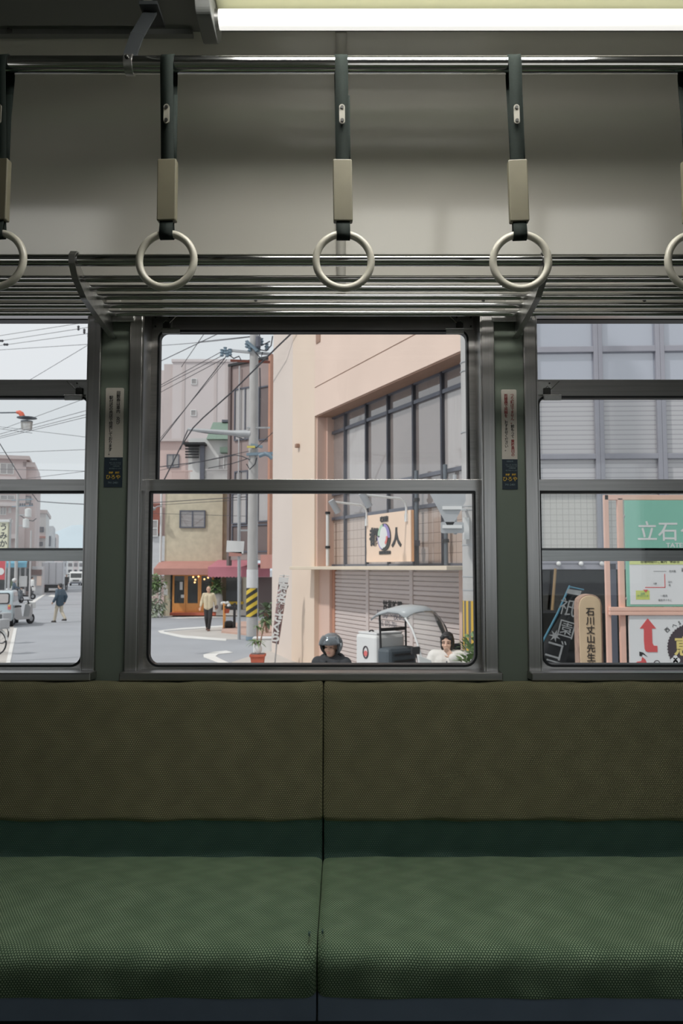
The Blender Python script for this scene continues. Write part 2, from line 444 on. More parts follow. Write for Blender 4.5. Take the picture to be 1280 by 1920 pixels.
# ceiling edge moulding and hatch, upper left
tr2 = sempty('trim_2')
M().box(XL, -0.335, 1.712, 1.728, 2.338, 2.351).build('ceiling_bead', m_ceil, tr2)
hatch = sempty('ceiling_hatch')
M().box(-1.60, -0.42, 1.20, 1.685, 2.336, 2.352).build('hatch_panel', m_ceil, hatch, 0.004)
M().ring(rrect(-1.63, -0.39, 0, 0.5, 0.012), rrect(-1.60, -0.42, 0.03, 0.47, 0.012), 0, 0.010).build('hatch_rim', m_ceil, hatch, loc=(0, 1.20, 2.342), rot=(PI / 2, 0, 0))
for (px, py) in ((18, 55), (292, 42)):
    d = raydir(px, py); t = (2.334 - CZ) / d.z
    M().lathe([(0.006, 0), (0.006, 0.004), (0.003, 0.006)], (d.x * t, d.y * t, 2.330), 10).build('screw', m_screw, hatch)
a = raydir(272, 0); b = raydir(295, 42); ta = (2.328 - CZ) / a.z; tb = (2.328 - CZ) / b.z
M().bar((a.x * ta, a.y * ta - 0.12, 2.328), (b.x * tb, b.y * tb, 2.328), 0.018, 0.008).build('hatch_strap', m_steel, hatch, 0.002)

# fluorescent lamps: the near fitting and its twin across the aisle
def lamp(label, loc, flip):
    r = thing('fluorescent_lamp', label, 'lamp', loc, 0)
    s = -1 if flip else 1
    M().box(-0.60, 0.62, -0.085, 0.075, 0.035, 0.058).build('reflector', m_lampf, r, 0.003)
    for x0, x1 in ((-0.632, -0.600), (0.62, 0.652)):
        M().yz(rounded([(-0.085 * s, 0.058), (0.085 * s, 0.058), (0.085 * s, 0.01), (0.04 * s, -0.028), (-0.06 * s, -0.028), (-0.085 * s, 0.02)], 0.015), x0, x1).build('end_cap', m_ceil, r, 0.002)
    t = M().cyl((-0.592, 0, 0), (0.612, 0, 0), 0.0195, 20).build('tube', m_lampw, r)
    M().cyl((-0.603, 0, 0), (-0.592, 0, 0), 0.0198, 20).build('tube_collar', m_steel, r)
    M().lathe([(0.006, 0), (0.006, -0.004), (0.003, -0.006)], (-0.585, -0.03, 0.034), 10).build('screw', m_screw, r)
    return r
lamp('lit fluorescent tube lamp on the ceiling edge above the handrail', (0.335, 1.60, 2.291), False)
# added light panel above the view, brightens seats and cove
lm = thing('added_light_panel', 'added unseen light panel at the ceiling, brightening the seats and curved panel', 'lamp', (0.16, 1.31, 2.35))
M().ring(rrect(-0.42, 0.42, -0.115, 0.115, 0.02), rrect(-0.39, 0.39, -0.09, 0.09, 0.02), -0.035, 0.0).build('added_panel_frame', m_ceil, lm, loc=(0, 0, -0.0005), rot=(-PI / 2, 0, 0))
M().box(-0.39, 0.39, -0.09, 0.09, -0.022, -0.004).build('added_panel_glow', m_addglow, lm)

# handrail with its brackets
YR = 1.5; ZR = P(640, 122, YR).z
rail = thing('hand_rail', 'polished steel handrail running along below the ceiling', 'handrail', (0, YR, ZR))
M().cyl((XL, 0, 0), (XR, 0, 0), 0.0165, 28).build('tube', m_chrome, rail)
for px in (243,):
    x = P(px, 122, YR).x
    M().lathe([(0.0168, -0.008), (0.0195, -0.008), (0.0195, 0.008), (0.0168, 0.008)], (x, 0, 0), 24, 'x').build('clamp', m_steel, rail)
    br = M(); br.bar((x - 0.002, 0.004, 0.018), (x + 0.010, 0.016, 0.075), 0.026, 0.005, up=(0, 1, 0)); br.bar((x + 0.010, 0.016, 0.073), (x + 0.026, 0.055, 0.150), 0.026, 0.005, up=(0, 1, 0))
    br.box(x + 0.008, x + 0.045, 0.03, 0.10, 0.148, 0.155)
    br.build('bracket', m_dark, rail)  # dark material stands in for the lack of light on the bracket
    M().lathe([(0.004, 0), (0.004, -0.004), (0.002, -0.006)], (x + 0.001, -0.0235, 0.0), 10, 'y').build('screw', m_screw, rail)

# hanging straps
def make_strap():
    r = thing('hanging_strap', '', 'strap', (0, YR, ZR))
    zb = -0.365
    b = M()
    # loop over the rail
    loop = [(-0.0185 * math.cos(a), 0.0185 * math.sin(a)) for a in [PI * k / 12 for k in range(13)]]
    prof = [(-0.0100, -0.115)] + [(-0.0190, -0.02)] + loop + [(0.0190, -0.02), (0.0100, -0.115), (0.0040, -0.20)]
    def ribbon(pr, x0, x1, th=0.0022):
        n = len(pr); outer = pr; vs = [(x, y, z) for x in (x0, x1) for y, z in outer]
        return M().add(vs, [(i, i + 1, n + i + 1, n + i) for i in range(n - 1)], True)
    front = ribbon([(-0.0035, zb + 0.02), (-0.0040, -0.20)] + prof, -0.0125, 0.0125)
    o = front.build('belt', m_strap, r); k = o.modifiers.new('t', 'SOLIDIFY'); k.thickness = 0.0022
    o = ribbon([(0.0045, -0.06), (0.0036, -0.16), (0.0036, -0.21)], -0.006, 0.0165).build('belt_tail', m_strap, r); k = o.modifiers.new('t', 'SOLIDIFY'); k.thickness = 0.0022
    pl = M().xz(rrect(-0.0055, 0.0055, -0.128, -0.089, 0.0054), -0.0155, -0.0125).build('rivet_plate', m_rivp, r)
    pl.rotation_euler = (0, 0, 0)
    for z in (-0.0955, -0.1215): M().lathe([(0.0034, -0.0175), (0.0034, -0.0155), (0.0042, -0.0150)], (0, 0, z), 12, 'y').build('rivet', m_screw, pl)
    M().xz(rrect(-0.0185, 0.0185, -0.318, -0.195, 0.003), -0.0085, 0.0085).build('sleeve', m_sleeve, r, 0.002)
    # lower loop holding the ring
    lp = [(-0.0045, -0.312)] + [(-0.0100 * math.cos(a), -0.3435 - 0.0100 * math.sin(a)) for a in [PI * k / 10 for k in range(11)]] + [(0.0045, -0.312)]
    o = ribbon(lp, -0.0130, 0.0130).build('ring_loop', m_strap, r); k = o.modifiers.new('t', 'SOLIDIFY'); k.thickness = 0.0022
    R = 0.0533; rz = -0.3435 - R + 0.002
    M().tube([(R * math.sin(a), 0, rz + R * math.cos(a)) for a in [2 * PI * k / 48 for k in range(48)]], 0.0072, 14, closed=True).build('ring', m_ring, r)
    return r
strap0 = make_strap()
labels = ['hanging strap at the left edge of the picture, ring half cut off', 'hanging strap second from the left, beside the rail bracket',
          'hanging strap in the middle, in front of the panel joint strip', 'hanging strap second from the right, ring before the rack bracket',
          'hanging strap at the right edge of the picture, mostly cut off']
for i, (px, tl) in enumerate(((8, 0.0), (317, 0.004), (639, 0.013), (962, 0.022), (1290, 0.004))):
    o = strap0 if i == 0 else dup(strap0)
    o['label'] = labels[i]; o['group'] = 'hanging straps along the handrail'
    o.location.x = P(px, 122, YR).x; o.rotation_euler = (0.006 * (i - 2), -tl, (-0.10, -0.05, 0.05, -0.03, 0.12)[i])

# luggage rack
rack = thing('luggage_rack', 'tubular steel luggage rack above the windows', 'rack', (0, 2.1, 1.83))
RK = [(1.828, 488, 0.0140), (1.874, 523, 0.0085), (1.942, 540, 0.0085), (2.000, 556, 0.0085), (2.058, 572, 0.0085), (2.107, 587, 0.0085)]
for (yy, py, rr) in RK:
    z = P(640, py, yy).z
    M().cyl((XL, yy - 2.1, z - 1.83), (XR, yy - 2.1, z - 1.83), rr, 18).build('tube', m_chrome, rack)
zf = P(640, 488, 1.828).z - 1.83
def rack_arm(x):
    # plate with a curled nose round the front tube, tapering back to the wall foot
    fl = M(); th = 0.0035
    path = [(1.846, zf + 1.83 + 0.012), (1.836, zf + 1.83 + 0.020), (1.822, zf + 1.83 + 0.018), (1.810, zf + 1.83 + 0.006), (1.811, zf + 1.83 - 0.014), (1.835, zf + 1.83 - 0.040), (1.90, zf + 1.83 - 0.066), (2.00, zf + 1.83 - 0.078), (2.145, zf + 1.83 - 0.092)]
    wdt = 0.0075
    for (y0, z0), (y1, z1) in zip(path[:-1], path[1:]):
        fl.obox((x, (y0 + y1) / 2 - 2.1, (z0 + z1) / 2 - 1.83), (wdt * 2, 0, 0), (0, (y1 - y0) * 1.06, (z1 - z0) * 1.06), Vector((0, -(z1 - z0), (y1 - y0))).normalized() * th)
    fl.build('bracket', m_steel, rack)
    web = [(1.812, zf - 0.012), (1.84, zf - 0.042), (1.90, zf - 0.066), (2.00, zf - 0.078), (2.145, zf - 0.092), (2.145, zf - 0.03), (2.107, zf - 0.028), (1.90, zf - 0.014), (1.85, zf + 0.005)]
    M().yz([(y - 2.1, z) for y, z in web], x - 0.002, x + 0.002).build('bracket_web', m_steel, rack)
for x in (-0.628, 0.478): rack_arm(x)
# fixing blocks behind the rack
for px in (213, 960):
    x = P(px, 525, 2.12).x
    M().box(x - 0.02, x + 0.02, 0.02, 0.035, -0.005, 0.05).build('fixing_block', m_strip, rack, 0.003)
    M().box(x - 0.055, x + 0.055, 0.030, 0.036, -0.02, 0.03).build('fixing_plate', m_steel, rack, 0.002)
# wall rail board behind the rack
tr3 = struct(M().box(XL, XR, 2.128, 2.149, 1.835, 1.905).build('trim_3', mat('rack_board_paint', C(150, 148, 138), 0.4, noise=(5, 0.04)), None, 0.003))
for px in (178, 480, 905, 992, 1206):
    q = P(px, 503, 2.127)
    M().lathe([(0.0045, 0), (0.004, -0.003), (0.002, -0.004)], (q.x, 2.128, 1.868), 10, 'y').build('screw', m_screw, tr3)

# windows with two sliding sashes
def latch(sash, x, s, zt, yf):
    """spring catch at a top corner of the upper sash; s=+1 points right"""
    M().box(x - 0.027, x + 0.027, yf - 0.004, yf, zt - 0.045, zt - 0.006).build('latch_plate', m_steel, sash, 0.001)
    for dx in (-0.02, 0.02):
        for dz in (-0.012, -0.038): M().lathe([(0.0026, -0.0065), (0.0026, -0.004)], (x + dx, yf, zt + dz), 8, 'y').build('latch_screw', m_screw, sash)
    M().tube([(x + s * 0.004, yf - 0.012, zt - 0.030), (x + s * 0.012, yf - 0.014, zt - 0.022), (x + s * 0.022, yf - 0.015, zt - 0.031), (x + s * 0.045, yf - 0.016, zt - 0.008)], 0.0011, 6).build('latch_spring', m_chrome, sash)
    M().box(x + s * 0.012 - 0.010, x + s * 0.012 + 0.010, yf - 0.012, yf - 0.002, zt - 0.046, zt - 0.026).build('latch_body', m_screw, sash, 0.002)
    xc = x + s * 0.026
    M().box(xc - 0.025, xc + 0.025, yf - 0.016, yf - 0.010, zt - 0.062, zt - 0.049).build('latch_tab', m_steel, sash, 0.001)
    M().cyl((xc - 0.027, yf - 0.013, zt - 0.047), (xc + 0.025, yf - 0.013, zt - 0.047), 0.0022, 8).build('latch_pin', m_chrome, sash)
def sash(parent, name, x0, x1, z0, z1, y0, y1, rail_t, rail_b, stile, r):
    s = bpy.data.objects.new(name, None); COL.objects.link(s); s.parent = parent
    g = 0.006
    n = 6
    outer = rrect(x0, x1, z0, z1, 0.001, n); inner = rrect(x0 + stile, x1 - stile, z0 + rail_b, z1 - rail_t, r, n)
    inner2 = rrect(x0 + stile + g, x1 - stile - g, z0 + rail_b + g, z1 - rail_t - g, [max(0.001, k - g) for k in r], n)
    M().ring(outer, inner, y0, y1).build('sash_frame', m_alu, s, 0.0008)
    M().ring(inner, inner2, y0 - 0.001, y1 + 0.001).build('gasket', m_gask, s)
    ym = (y0 + y1) / 2
    M().xz(inner2, ym - 0.002, ym + 0.002).build('glass_pane', m_glass, s)
    return s
for i, (xa, xb) in enumerate(OPEN):
    wn = sempty('window_%d' % (i + 1))
    drop = 0.0 if i == 1 else 0.190
    jw = 0.034
    # jambs, head and outer rounded shell
    for x0, x1 in ((xa, xa + jw), (xb - jw, xb)):
        M().box(x0, x1, 2.138, 2.185, 0.866, ZT + 0.03).build('jamb', m_aluv, wn, 0.002)
        xin = x1 if x0 == xa else x0
        M().box(min(xin, xin + (0.004 if x0 == xa else -0.004)), max(xin, xin + (0.004 if x0 == xa else -0.004)), 2.142, 2.26, 0.866, ZT).build('runner', m_aluv, wn)
    M().box(xa, xb, 2.138, 2.26, ZT - 0.004, ZT + 0.03).build('head', m_alu, wn, 0.002)
    M().ring(rrect(xa, xb, 0.85, ZT, 0.001), rrect(xa + 0.006, xb - 0.006, 0.87, ZT - 0.006, 0.045), 2.262, 2.298).build('outer_frame', m_gask, wn)
    M().box(xa - 0.002, xb + 0.004, 2.098, 2.20, ZS, 0.867).build('sill', m_alu, wn, 0.003)
    M().box(xa + jw, xb - jw, 2.185, 2.30, 0.846, 0.862).build('sill_track', m_alu, wn, 0.001)
    up = sash(wn, 'upper_sash', xa + 0.036, xb - 0.036, 1.349 - drop, 1.862 - drop, 2.224, 2.248, 0.047, 0.030, 0.020, [0.004, 0.004, 0.026, 0.026])
    lo = sash(wn, 'lower_sash', xa + 0.036, xb - 0.036, 0.858, 1.384, 2.190, 2.214, 0.032, 0.013, 0.011, [0.034, 0.034, 0.004, 0.004])
    latch(up, xa + 0.070, 1, 1.862 - drop, 2.224); latch(up, xb - 0.070, -1, 1.862 - drop, 2.224)

# notices on the two green pillars
def notice(label, xl, xr, yt, yb_, cols, body_x):
    """white plate above a small navy advertising label"""
    a = P((xl + xr) / 2, (yt + yb_) / 2, YW)
    r = thing('pillar_notice', label, 'notice', (a.x, YW - 0.0005, a.z))
    pa, pb = P(xl, yt, YW), P(xr, yb_, YW); hw = (pb.x - pa.x) / 2 * 0.95; hz = (pa.z - pb.z) / 2
    zsplit = -hz + (2 * hz) * 0.298
    M().xz(rrect(-hw, hw, zsplit, hz, (0.0005, 0.0005, 0.004, 0.004), 4), -0.0015, 0).build('plate', m_plate, r)
    nv = M().box(-hw, hw, -0.0017, 0, -hz, zsplit).build('advert', m_navy, r)
    for (s, x, z, mm) in cols:
        text(s, body_x * 1.12, mm, r, (x * hw, -0.0019, z), 'lettering', ext=0.0002, line=0.93, bold=0.00016)
    z0 = zsplit
    for k, (s, sz, mm, zz, xx) in enumerate((('京都名物', 0.0045, m_pale, -0.006, 0.0), ('味わい深い京の味を', 0.0036, m_pale, -0.0155, 0.2), ('おみやげにどうぞ', 0.0036, m_pale, -0.0200, 0.25), ('お漬物各種', 0.0036, m_pale, -0.0245, 0.3), ('地方発送いたします', 0.0036, m_pale, -0.0310, 0.2),
                                             ('京都   京極', 0.0060, m_yel, -0.0425, 0.1), ('ひろや', 0.0135, m_yel, -0.0545, 0.0), ('741-2401', 0.0075, m_pale, -0.0695, 0.0))):
        text(s, sz, mm, nv, (xx * hw, -0.0021, z0 + zz), 'lettering', ext=0.0002, bold=0.0002 if mm is m_yel else 0.0)
    return r
V = lambda s: '\n'.join(s)
notice('white notice in black upright lettering on the left green pillar', 198, 230, 727, 913,
       [(V('回数券は車内 及び'), 0.42, 0.0806, m_ink), (V('駅付近の売店で発売しております。'), -0.38, 0.0317, m_ink)], 0.0098)
notice('white notice in red and black upright lettering on the right green pillar', 938, 971, 730, 917,
       [(V('つり銭はでません。'), 0.42, 0.0828, m_red), (V('前もって'), 0.42, 0.0202, m_ink), (V('乗務員側の'), 0.42, -0.0252, m_red),
        (V('両替器で両替を、'), -0.40, 0.0865, m_red), (V('おすませください。'), -0.40, 0.0079, m_ink)], 0.0090)

# bench seats
def cushion(name, m, x0, x1, poly, rad, er, parent, puff=0.0, nx=28):
    pr = rounded(poly, rad, 7)
    # densify
    dense = []
    for i, p in enumerate(pr):
        q = pr[(i + 1) % len(pr)]; L = math.dist(p, q); k = max(1, int(L / 0.025))
        for j in range(k): dense.append((p[0] + (q[0] - p[0]) * j / k, p[1] + (q[1] - p[1]) * j / k))
    pr = dense; n = len(pr); cy = sum(p[0] for p in pr) / n; cz = sum(p[1] for p in pr) / n
    xs = []
    for k in range(7): xs.append((x0 + er * (1 - math.cos(PI / 2 * k / 6)), k / 6))
    for k in range(1, nx): xs.append((x0 + er + (x1 - x0 - 2 * er) * k / nx, 1.0))
    for k in range(6, -1, -1): xs.append((x1 - er * (1 - math.cos(PI / 2 * k / 6)), k / 6))
    arc = [0.0]
    for i in range(1, n + 1): arc.append(arc[-1] + math.dist(pr[i - 1], pr[i % n]))
    vs, uvs = [], []
    for (x, t) in xs:
        ins = er * (1 - math.sin(PI / 2 * t))
        for i in range(n):
            y, z = pr[i]; d = Vector((y - cy, z - cz)); L = d.length
            k = max(0.1, (L - ins) / L)
            wv = 0.0018 * math.sin(x * 23 + i * 0.4) + 0.0014 * math.sin(x * 41 + 1.7 + i * 0.21)
            bulge = puff * max(0.0, 1 - abs(2 * (x - x0) / (x1 - x0) - 1) ** 3)
            vs.append((x, cy + d.x * k + (d.x / L) * wv, cz + d.y * k + (d.y / L) * (wv + bulge)))
    fs = []; fuv = []
    for a in range(len(xs) - 1):
        for i in range(n):
            j = (i + 1) % n; fs.append((a * n + i, a * n + j, (a + 1) * n + j, (a + 1) * n + i))
            fuv.append([(xs[a][0], arc[i]), (xs[a][0], arc[i + 1]), (xs[a + 1][0], arc[i + 1]), (xs[a + 1][0], arc[i])])
    fs.append(tuple(reversed(range(n)))); fuv.append([(pr[i][0], pr[i][1]) for i in reversed(range(n))])
    b = (len(xs) - 1) * n; fs.append(tuple(b + i for i in range(n))); fuv.append([(pr[i][0], pr[i][1]) for i in range(n)])
    me = bpy.data.meshes.new(name); me.from_pydata(vs, [], fs); ul = me.uv_layers.new(name='uv')
    li = 0
    for pl, u in zip(me.polygons, fuv):
        pl.use_smooth = True
        for k in range(len(u)): ul.data[li].uv = u[k]; li += 1
    me.materials.append(m)
    o = bpy.data.objects.new(name, me); COL.objects.link(o)
    if parent is not None: o.parent = parent
    return o
XSEAM = -0.0465
def bench(label, x0, x1):
    r = thing('bench_seat', label, 'bench')
    cushion('backrest', m_back, x0 + 0.001, x1 - 0.001, [(2.118, 0.8445), (2.066, 0.842), (2.022, 0.512), (2.118, 0.505)], [0.010, 0.022, 0.014, 0.005], 0.010, r)
    cushion('lower_back', m_low, x0 + 0.002, x1 - 0.002, [(2.12, 0.525), (2.068, 0.525), (2.064, 0.36), (2.12, 0.36)], [0.005, 0.008, 0.01, 0.005], 0.008, r)
    cushion('seat_cushion', m_seat, x0 + 0.001, x1 - 0.001, [(2.075, 0.335), (2.075, 0.415), (1.80, 0.440), (1.542, 0.424), (1.552, 0.333)], [0.01, 0.03, 0.09, 0.040, 0.008], 0.022, r, 0.004)
    M().box(x0 + 0.0015, x1 - 0.0015, 1.572, 1.592, 0.283, 0.337).build('front_rail', m_kick, r, 0.002)
    M().box(x0, x1, 1.76, 1.78, 0.0, 0.335).build('heater_panel', m_dark, r)
    M().box(x0, x1, 1.59, 2.10, 0.300, 0.334).build('seat_base', m_dark, r)
    return r
bl = bench('olive and green bench seat left of the seam', -1.55, XSEAM)
br_ = bench('olive and green bench seat right of the seam', XSEAM, 1.55)
# worn tears beside the seam: a dark hole rim and loose threads
m_thread = mat('loose_thread', C(150, 170, 140), 0.9, noise=(200, 0.1))
def tear(par, px, py, s):
    c = P(px, py, 1.545)
    hole = M(); random.seed(px)
    poly = [(c.x + 0.0028 * s * math.cos(a) * random.uniform(0.6, 1.2), c.z + 0.0035 * math.sin(a) * random.uniform(0.6, 1.2)) for a in [2 * PI * k / 10 for k in range(10)]]
    hole.xz(poly, 1.5475, 1.556).build('tear', m_low, par)
    th = M()
    for k in range(9):
        x = c.x + random.uniform(-0.005, 0.005); z = c.z + random.uniform(-0.012, 0.006)
        th.tube([(x, 1.546, z), (x + random.uniform(-0.002, 0.002), 1.5435, z - 0.004), (x + random.uniform(-0.004, 0.004), 1.5445, z - random.uniform(0.008, 0.016))], 0.0005, 5)
    th.build('frayed_threads', m_thread, par)
tear(bl, 580, 1754, 1); tear(br_, 604, 1750, 0.8)
# bench along the far side, behind the viewer
rb = thing('bench_seat', 'bench seat on the near side of the aisle, below the windows behind', 'bench')
cushion('backrest', m_back, -2.5, 2.5, [(-0.245, 0.845), (-0.19, 0.842), (-0.15, 0.512), (-0.245, 0.505)], 0.012, 0.01, rb)
M().box(-2.5, 2.5, -0.245, 0.30, 0.0, 0.33).build('seat_base', m_dark, rb)
cushion('seat_cushion', m_seat, -2.5, 2.5, [(-0.245, 0.335), (-0.245, 0.415), (0.06, 0.44), (0.31, 0.424), (0.30, 0.333)], [0.01, 0.03, 0.09, 0.04, 0.008], 0.02, rb)
struct(M().box(XL, XR, YB - 0.15, 2.30, 2.45, 2.60).build('roof', m_ceil))
# ================================================================ THE STREET OUTSIDE
def px_of(p):
    v = Vector(p) - Vector((0, 0, CZ)); s, c = math.sin(PITCH), math.cos(PITCH)
    d = v.y * c + v.z * s; return 640 + FPX * v.x / d, 960 - FPX * (v.z * c - v.y * s) / d
m_asph = mat('asphalt', C(166, 168, 173), 0.85, noise=(0.6, 0.06), bump=(60, 0.2))
m_pave = mat('pale_paving', C(196, 190, 184), 0.85, noise=(0.8, 0.06), bump=(30, 0.1))
m_brickp = mat('terracotta_paving', C(196, 164, 150), 0.85, noise=(2, 0.1), bump=(30, 0.1))
m_line = mat('white_road_paint', C(228, 226, 222), 0.8, noise=(3, 0.05))
m_peach = mat('peach_render', C(232, 208, 193), 0.85, noise=(0.5, 0.05), bump=(40, 0.05))
m_peach2 = mat('pale_cream_render', C(222, 208, 198), 0.85, noise=(0.5, 0.03), bump=(40, 0.05))
m_peach3 = mat('ochre_render', C(228, 208, 190), 0.85, noise=(0.4, 0.05), bump=(40, 0.05))
m_pinkc = mat('pink_column_paint', C(218, 188, 174), 0.8, noise=(1, 0.05))
m_soffit = mat('brown_soffit_boards', C(160, 128, 110), 0.7, noise=(3, 0.1), stretch=(1, 12, 1))
m_mull = mat('slate_grey_mullion', C(104, 106, 116), 0.4, 0.3, noise=(4, 0.06))
m_pane = mat('reflecting_pane', C(140, 131, 128), 0.03, spec=0.9, ior=2.0, noise=(0.5, 0.12))
m_pane2 = mat('curtained_pane', C(178, 172, 170), 0.05, spec=0.8, ior=1.8, noise=(6, 0.05), stretch=(6, 1, 0.2))
m_wired = gridmat('wired_glass', C(186, 170, 160), C(140, 126, 118), 0.19, 0.012, 0.08, 1.7)
m_canopy = mat('cream_canopy_metal', C(222, 206, 184), 0.6, noise=(2, 0.04))
m_shut = mat('grey_rose_shutter', C(206, 194, 190), 0.5, noise=(1.5, 0.03))
m_pipe = mat('orange_brown_pipe', C(192, 142, 120), 0.6, noise=(3, 0.06))
m_dkpipe = mat('grey_downpipe', C(96, 104, 112), 0.5, noise=(4, 0.05))
m_signp = mat('peach_sign_panel', C(240, 212, 188), 0.6, noise=(2, 0.02))
m_signs = mat('orange_sign_edge', C(226, 172, 128), 0.6, noise=(2, 0.03))
m_blk = mat('black_lettering', C(52, 50, 50), 0.6, noise=(10, 0.08))
m_white = mat('white_enamel', C(226, 226, 224), 0.4, noise=(3, 0.03))
m_purple = mat('lilac_enamel', C(150, 136, 190), 0.5, noise=(5, 0.04))
m_mint = mat('mint_enamel', C(172, 204, 178), 0.5, noise=(5, 0.04))
m_coral = mat('coral_enamel', C(226, 120, 116), 0.5, noise=(5, 0.04))
m_conc = mat('pole_concrete', C(186, 184, 182), 0.85, noise=(6, 0.08), bump=(60, 0.1), stretch=(1, 1, 0.3))
m_concw = mat('white_pole_wrap', C(220, 220, 220), 0.7, noise=(5, 0.05))
m_grey = mat('galvanised_steel', C(182, 184, 186), 0.5, 0.3, noise=(6, 0.06))
m_blueg = mat('blue_grey_fitting', C(130, 150, 164), 0.5, noise=(6, 0.06))
m_cable = mat('black_cable', C(62, 62, 68), 0.7, noise=(4, 0.05))
m_rust = mat('rusty_red_arm', C(150, 92, 80), 0.8, noise=(6, 0.12))
m_terra = mat('terracotta', C(196, 106, 84), 0.8, noise=(8, 0.08))
m_leaf = mat('green_leaf', C(122, 146, 98), 0.6, noise=(5, 0.2))
m_leafd = mat('dark_leaf', C(98, 114, 88), 0.6, noise=(5, 0.2))
m_leafp = mat('pale_ivy_leaf', C(170, 178, 158), 0.7, noise=(4, 0.2))
m_wood = mat('orange_varnished_wood', C(230, 162, 92), 0.45, noise=(4, 0.1), stretch=(12, 12, 1))
m_blackp = mat('black_paint', C(44, 44, 46), 0.5, noise=(6, 0.1))
m_dkglass = mat('dark_shop_glass', C(62, 64, 64), 0.04, spec=0.6, ior=1.5, noise=(1, 0.2))
def stripes(name, c1, c2, pitch, slope, axis='x'):
    m = mat(name, c1, 0.6); t = m.node_tree; b = t.nodes['Principled BSDF']
    c = t.nodes.new('ShaderNodeTexCoord'); s = t.nodes.new('ShaderNodeSeparateXYZ'); t.links.new(c.outputs['Object'], s.inputs[0])
    a = t.nodes.new('ShaderNodeMath'); a.operation = 'MULTIPLY_ADD'; a.inputs[1].default_value = slope
    t.links.new(s.outputs['X'], a.inputs[0]); t.links.new(s.outputs['Z'], a.inputs[2])
    if axis == 'v':
        a2 = t.nodes.new('ShaderNodeMath'); a2.operation = 'ARCTAN2'; t.links.new(s.outputs['Y'], a2.inputs[0]); t.links.new(s.outputs['X'], a2.inputs[1]); a = a2
    d = t.nodes.new('ShaderNodeMath'); d.operation = 'DIVIDE'; d.inputs[1].default_value = pitch; t.links.new(a.outputs[0], d.inputs[0])
    f = t.nodes.new('ShaderNodeMath'); f.operation = 'FRACT'; t.links.new(d.outputs[0], f.inputs[0])
    g = t.nodes.new('ShaderNodeMath'); g.operation = 'GREATER_THAN'; g.inputs[1].default_value = 0.5; t.links.new(f.outputs[0], g.inputs[0])
    x = t.nodes.new('ShaderNodeMix'); x.data_type = 'RGBA'; x.inputs[6].default_value = c1; x.inputs[7].default_value = c2
    t.links.new(g.outputs[0], x.inputs[0]); t.links.new(x.outputs[2], b.inputs['Base Color']); return m
m_haz = stripes('yellow_black_hazard', C(228, 196, 70), C(60, 58, 52), 0.27, -0.65)
m_hazv = stripes('yellow_grey_upright_stripes', C(222, 182, 80), C(112, 110, 106), 0.42, 0, 'v')

# ground
struct(M().box(-400, 400, -120, 1200, GZ - 0.2, GZ).build('ground_road', m_asph))
def gpoly(pts, z0, z1, name, m, kind='structure'):
    m_ = M(); m_.xy([(G(a, b).x, G(a, b).y) for a, b in pts], z0, z1); o = m_.build(name, m); o['kind'] = kind; return o
gpoly([(297, 1186), (330, 1193), (420, 1199), (448, 1199), (448, 1174), (410, 1176), (340, 1182)], GZ, GZ + 0.006, 'pavement_island', m_pave)
gpoly([(415, 1187), (520, 1197), (520, 1166), (450, 1168), (418, 1177)], GZ, GZ + 0.07, 'pavement_island', m_brickp)
def mark(pts): return gpoly(pts, GZ + 0.004, GZ + 0.012, 'road_marking', m_line)
mark([(296, 1183), (300, 1187), (340, 1196), (424, 1202), (424, 1198), (345, 1192), (308, 1185), (306, 1183.5), (345, 1180.5), (420, 1175.5), (420, 1173), (340, 1178)])
mark([(381, 1228), (382, 1233), (425, 1249), (441, 1249), (413, 1236), (404, 1231), (409, 1227), (437, 1224), (424, 1220.5), (398, 1223)])
mark([(312, 1158), (335, 1160), (385, 1158.5), (450, 1156.5), (450, 1154.5), (385, 1156.5)])
mark([(10, 1249), (18, 1249), (32, 1178), (26, 1178)])
mark([(45, 1133), (64, 1130), (87, 1114), (83, 1113.5), (60, 1127)])
mark([(90, 1118), (104, 1120), (112, 1116), (96, 1115)])
gpoly([(-60, 1270), (8, 1270), (26, 1178), (26, 1160), (-60, 1160)], GZ, GZ + 0.003, 'pavement', m_pave)

# ---------------------------------------------------------------- peach corner building
AF = math.atan2(-0.909, 0.416)
k0 = P(547, 1065, 20.0); F1 = Frame((k0.x, 20.0, GZ), AF)
ob = thing('corner_building', 'peach rendered corner building with shutters, thin canopy and a long grey window band', 'building', F1.o, AF)
xp = F1.x(589); zf = F1.at(590, 780)[1]; xe = 8.1; zc = F1.at(640, 1065, -0.5)[1]
M().box(0, xp, 0, 3.5, 0, 12.5).build('pier', m_peach3, ob)
lo_, hi_ = 0.2, 6.0
for _ in range(40):
    L = (lo_ + hi_) / 2; q = F1.o + F1.u * (-L * 0.992) + F1.n * (L * 0.124)
    if px_of((q.x, q.y, CZ))[0] > 510: lo_ = L
    else: hi_ = L
M().xy([(0, 0), (-L * 0.992, L * 0.124), (-L * 0.992 + 0.3, 3.5), (0, 3.5)], 0, 12.5).build('side_wall', m_peach2, ob)
zj = F1.at(590, 727)[1]
M().box(xp + 0.002, xe, 0, 0.62, zf, zj - 0.012).build('fascia_panel', m_peach, ob)
M().box(xp + 0.002, xe, 0, 0.62, zj + 0.012, 12.5).build('fascia_panel', m_peach, ob)
M().box(xp + 0.002, xe, 0.012, 0.62, zj - 0.012, zj + 0.012).build('fascia_joint', m_soffit, ob)
M().box(xp, xe, 0.02, 0.5, zf - 0.03, zf - 0.001).build('soffit', m_soffit, ob)
M().box(xp + 0.004, xe, 0.55, 0.62, 0, zf - 0.03).build('rear_wall', m_pinkc, ob)
M().box(xp, xp + 0.06, 0.05, 0.55, zc, zf - 0.03).build('reveal', m_pinkc, ob)
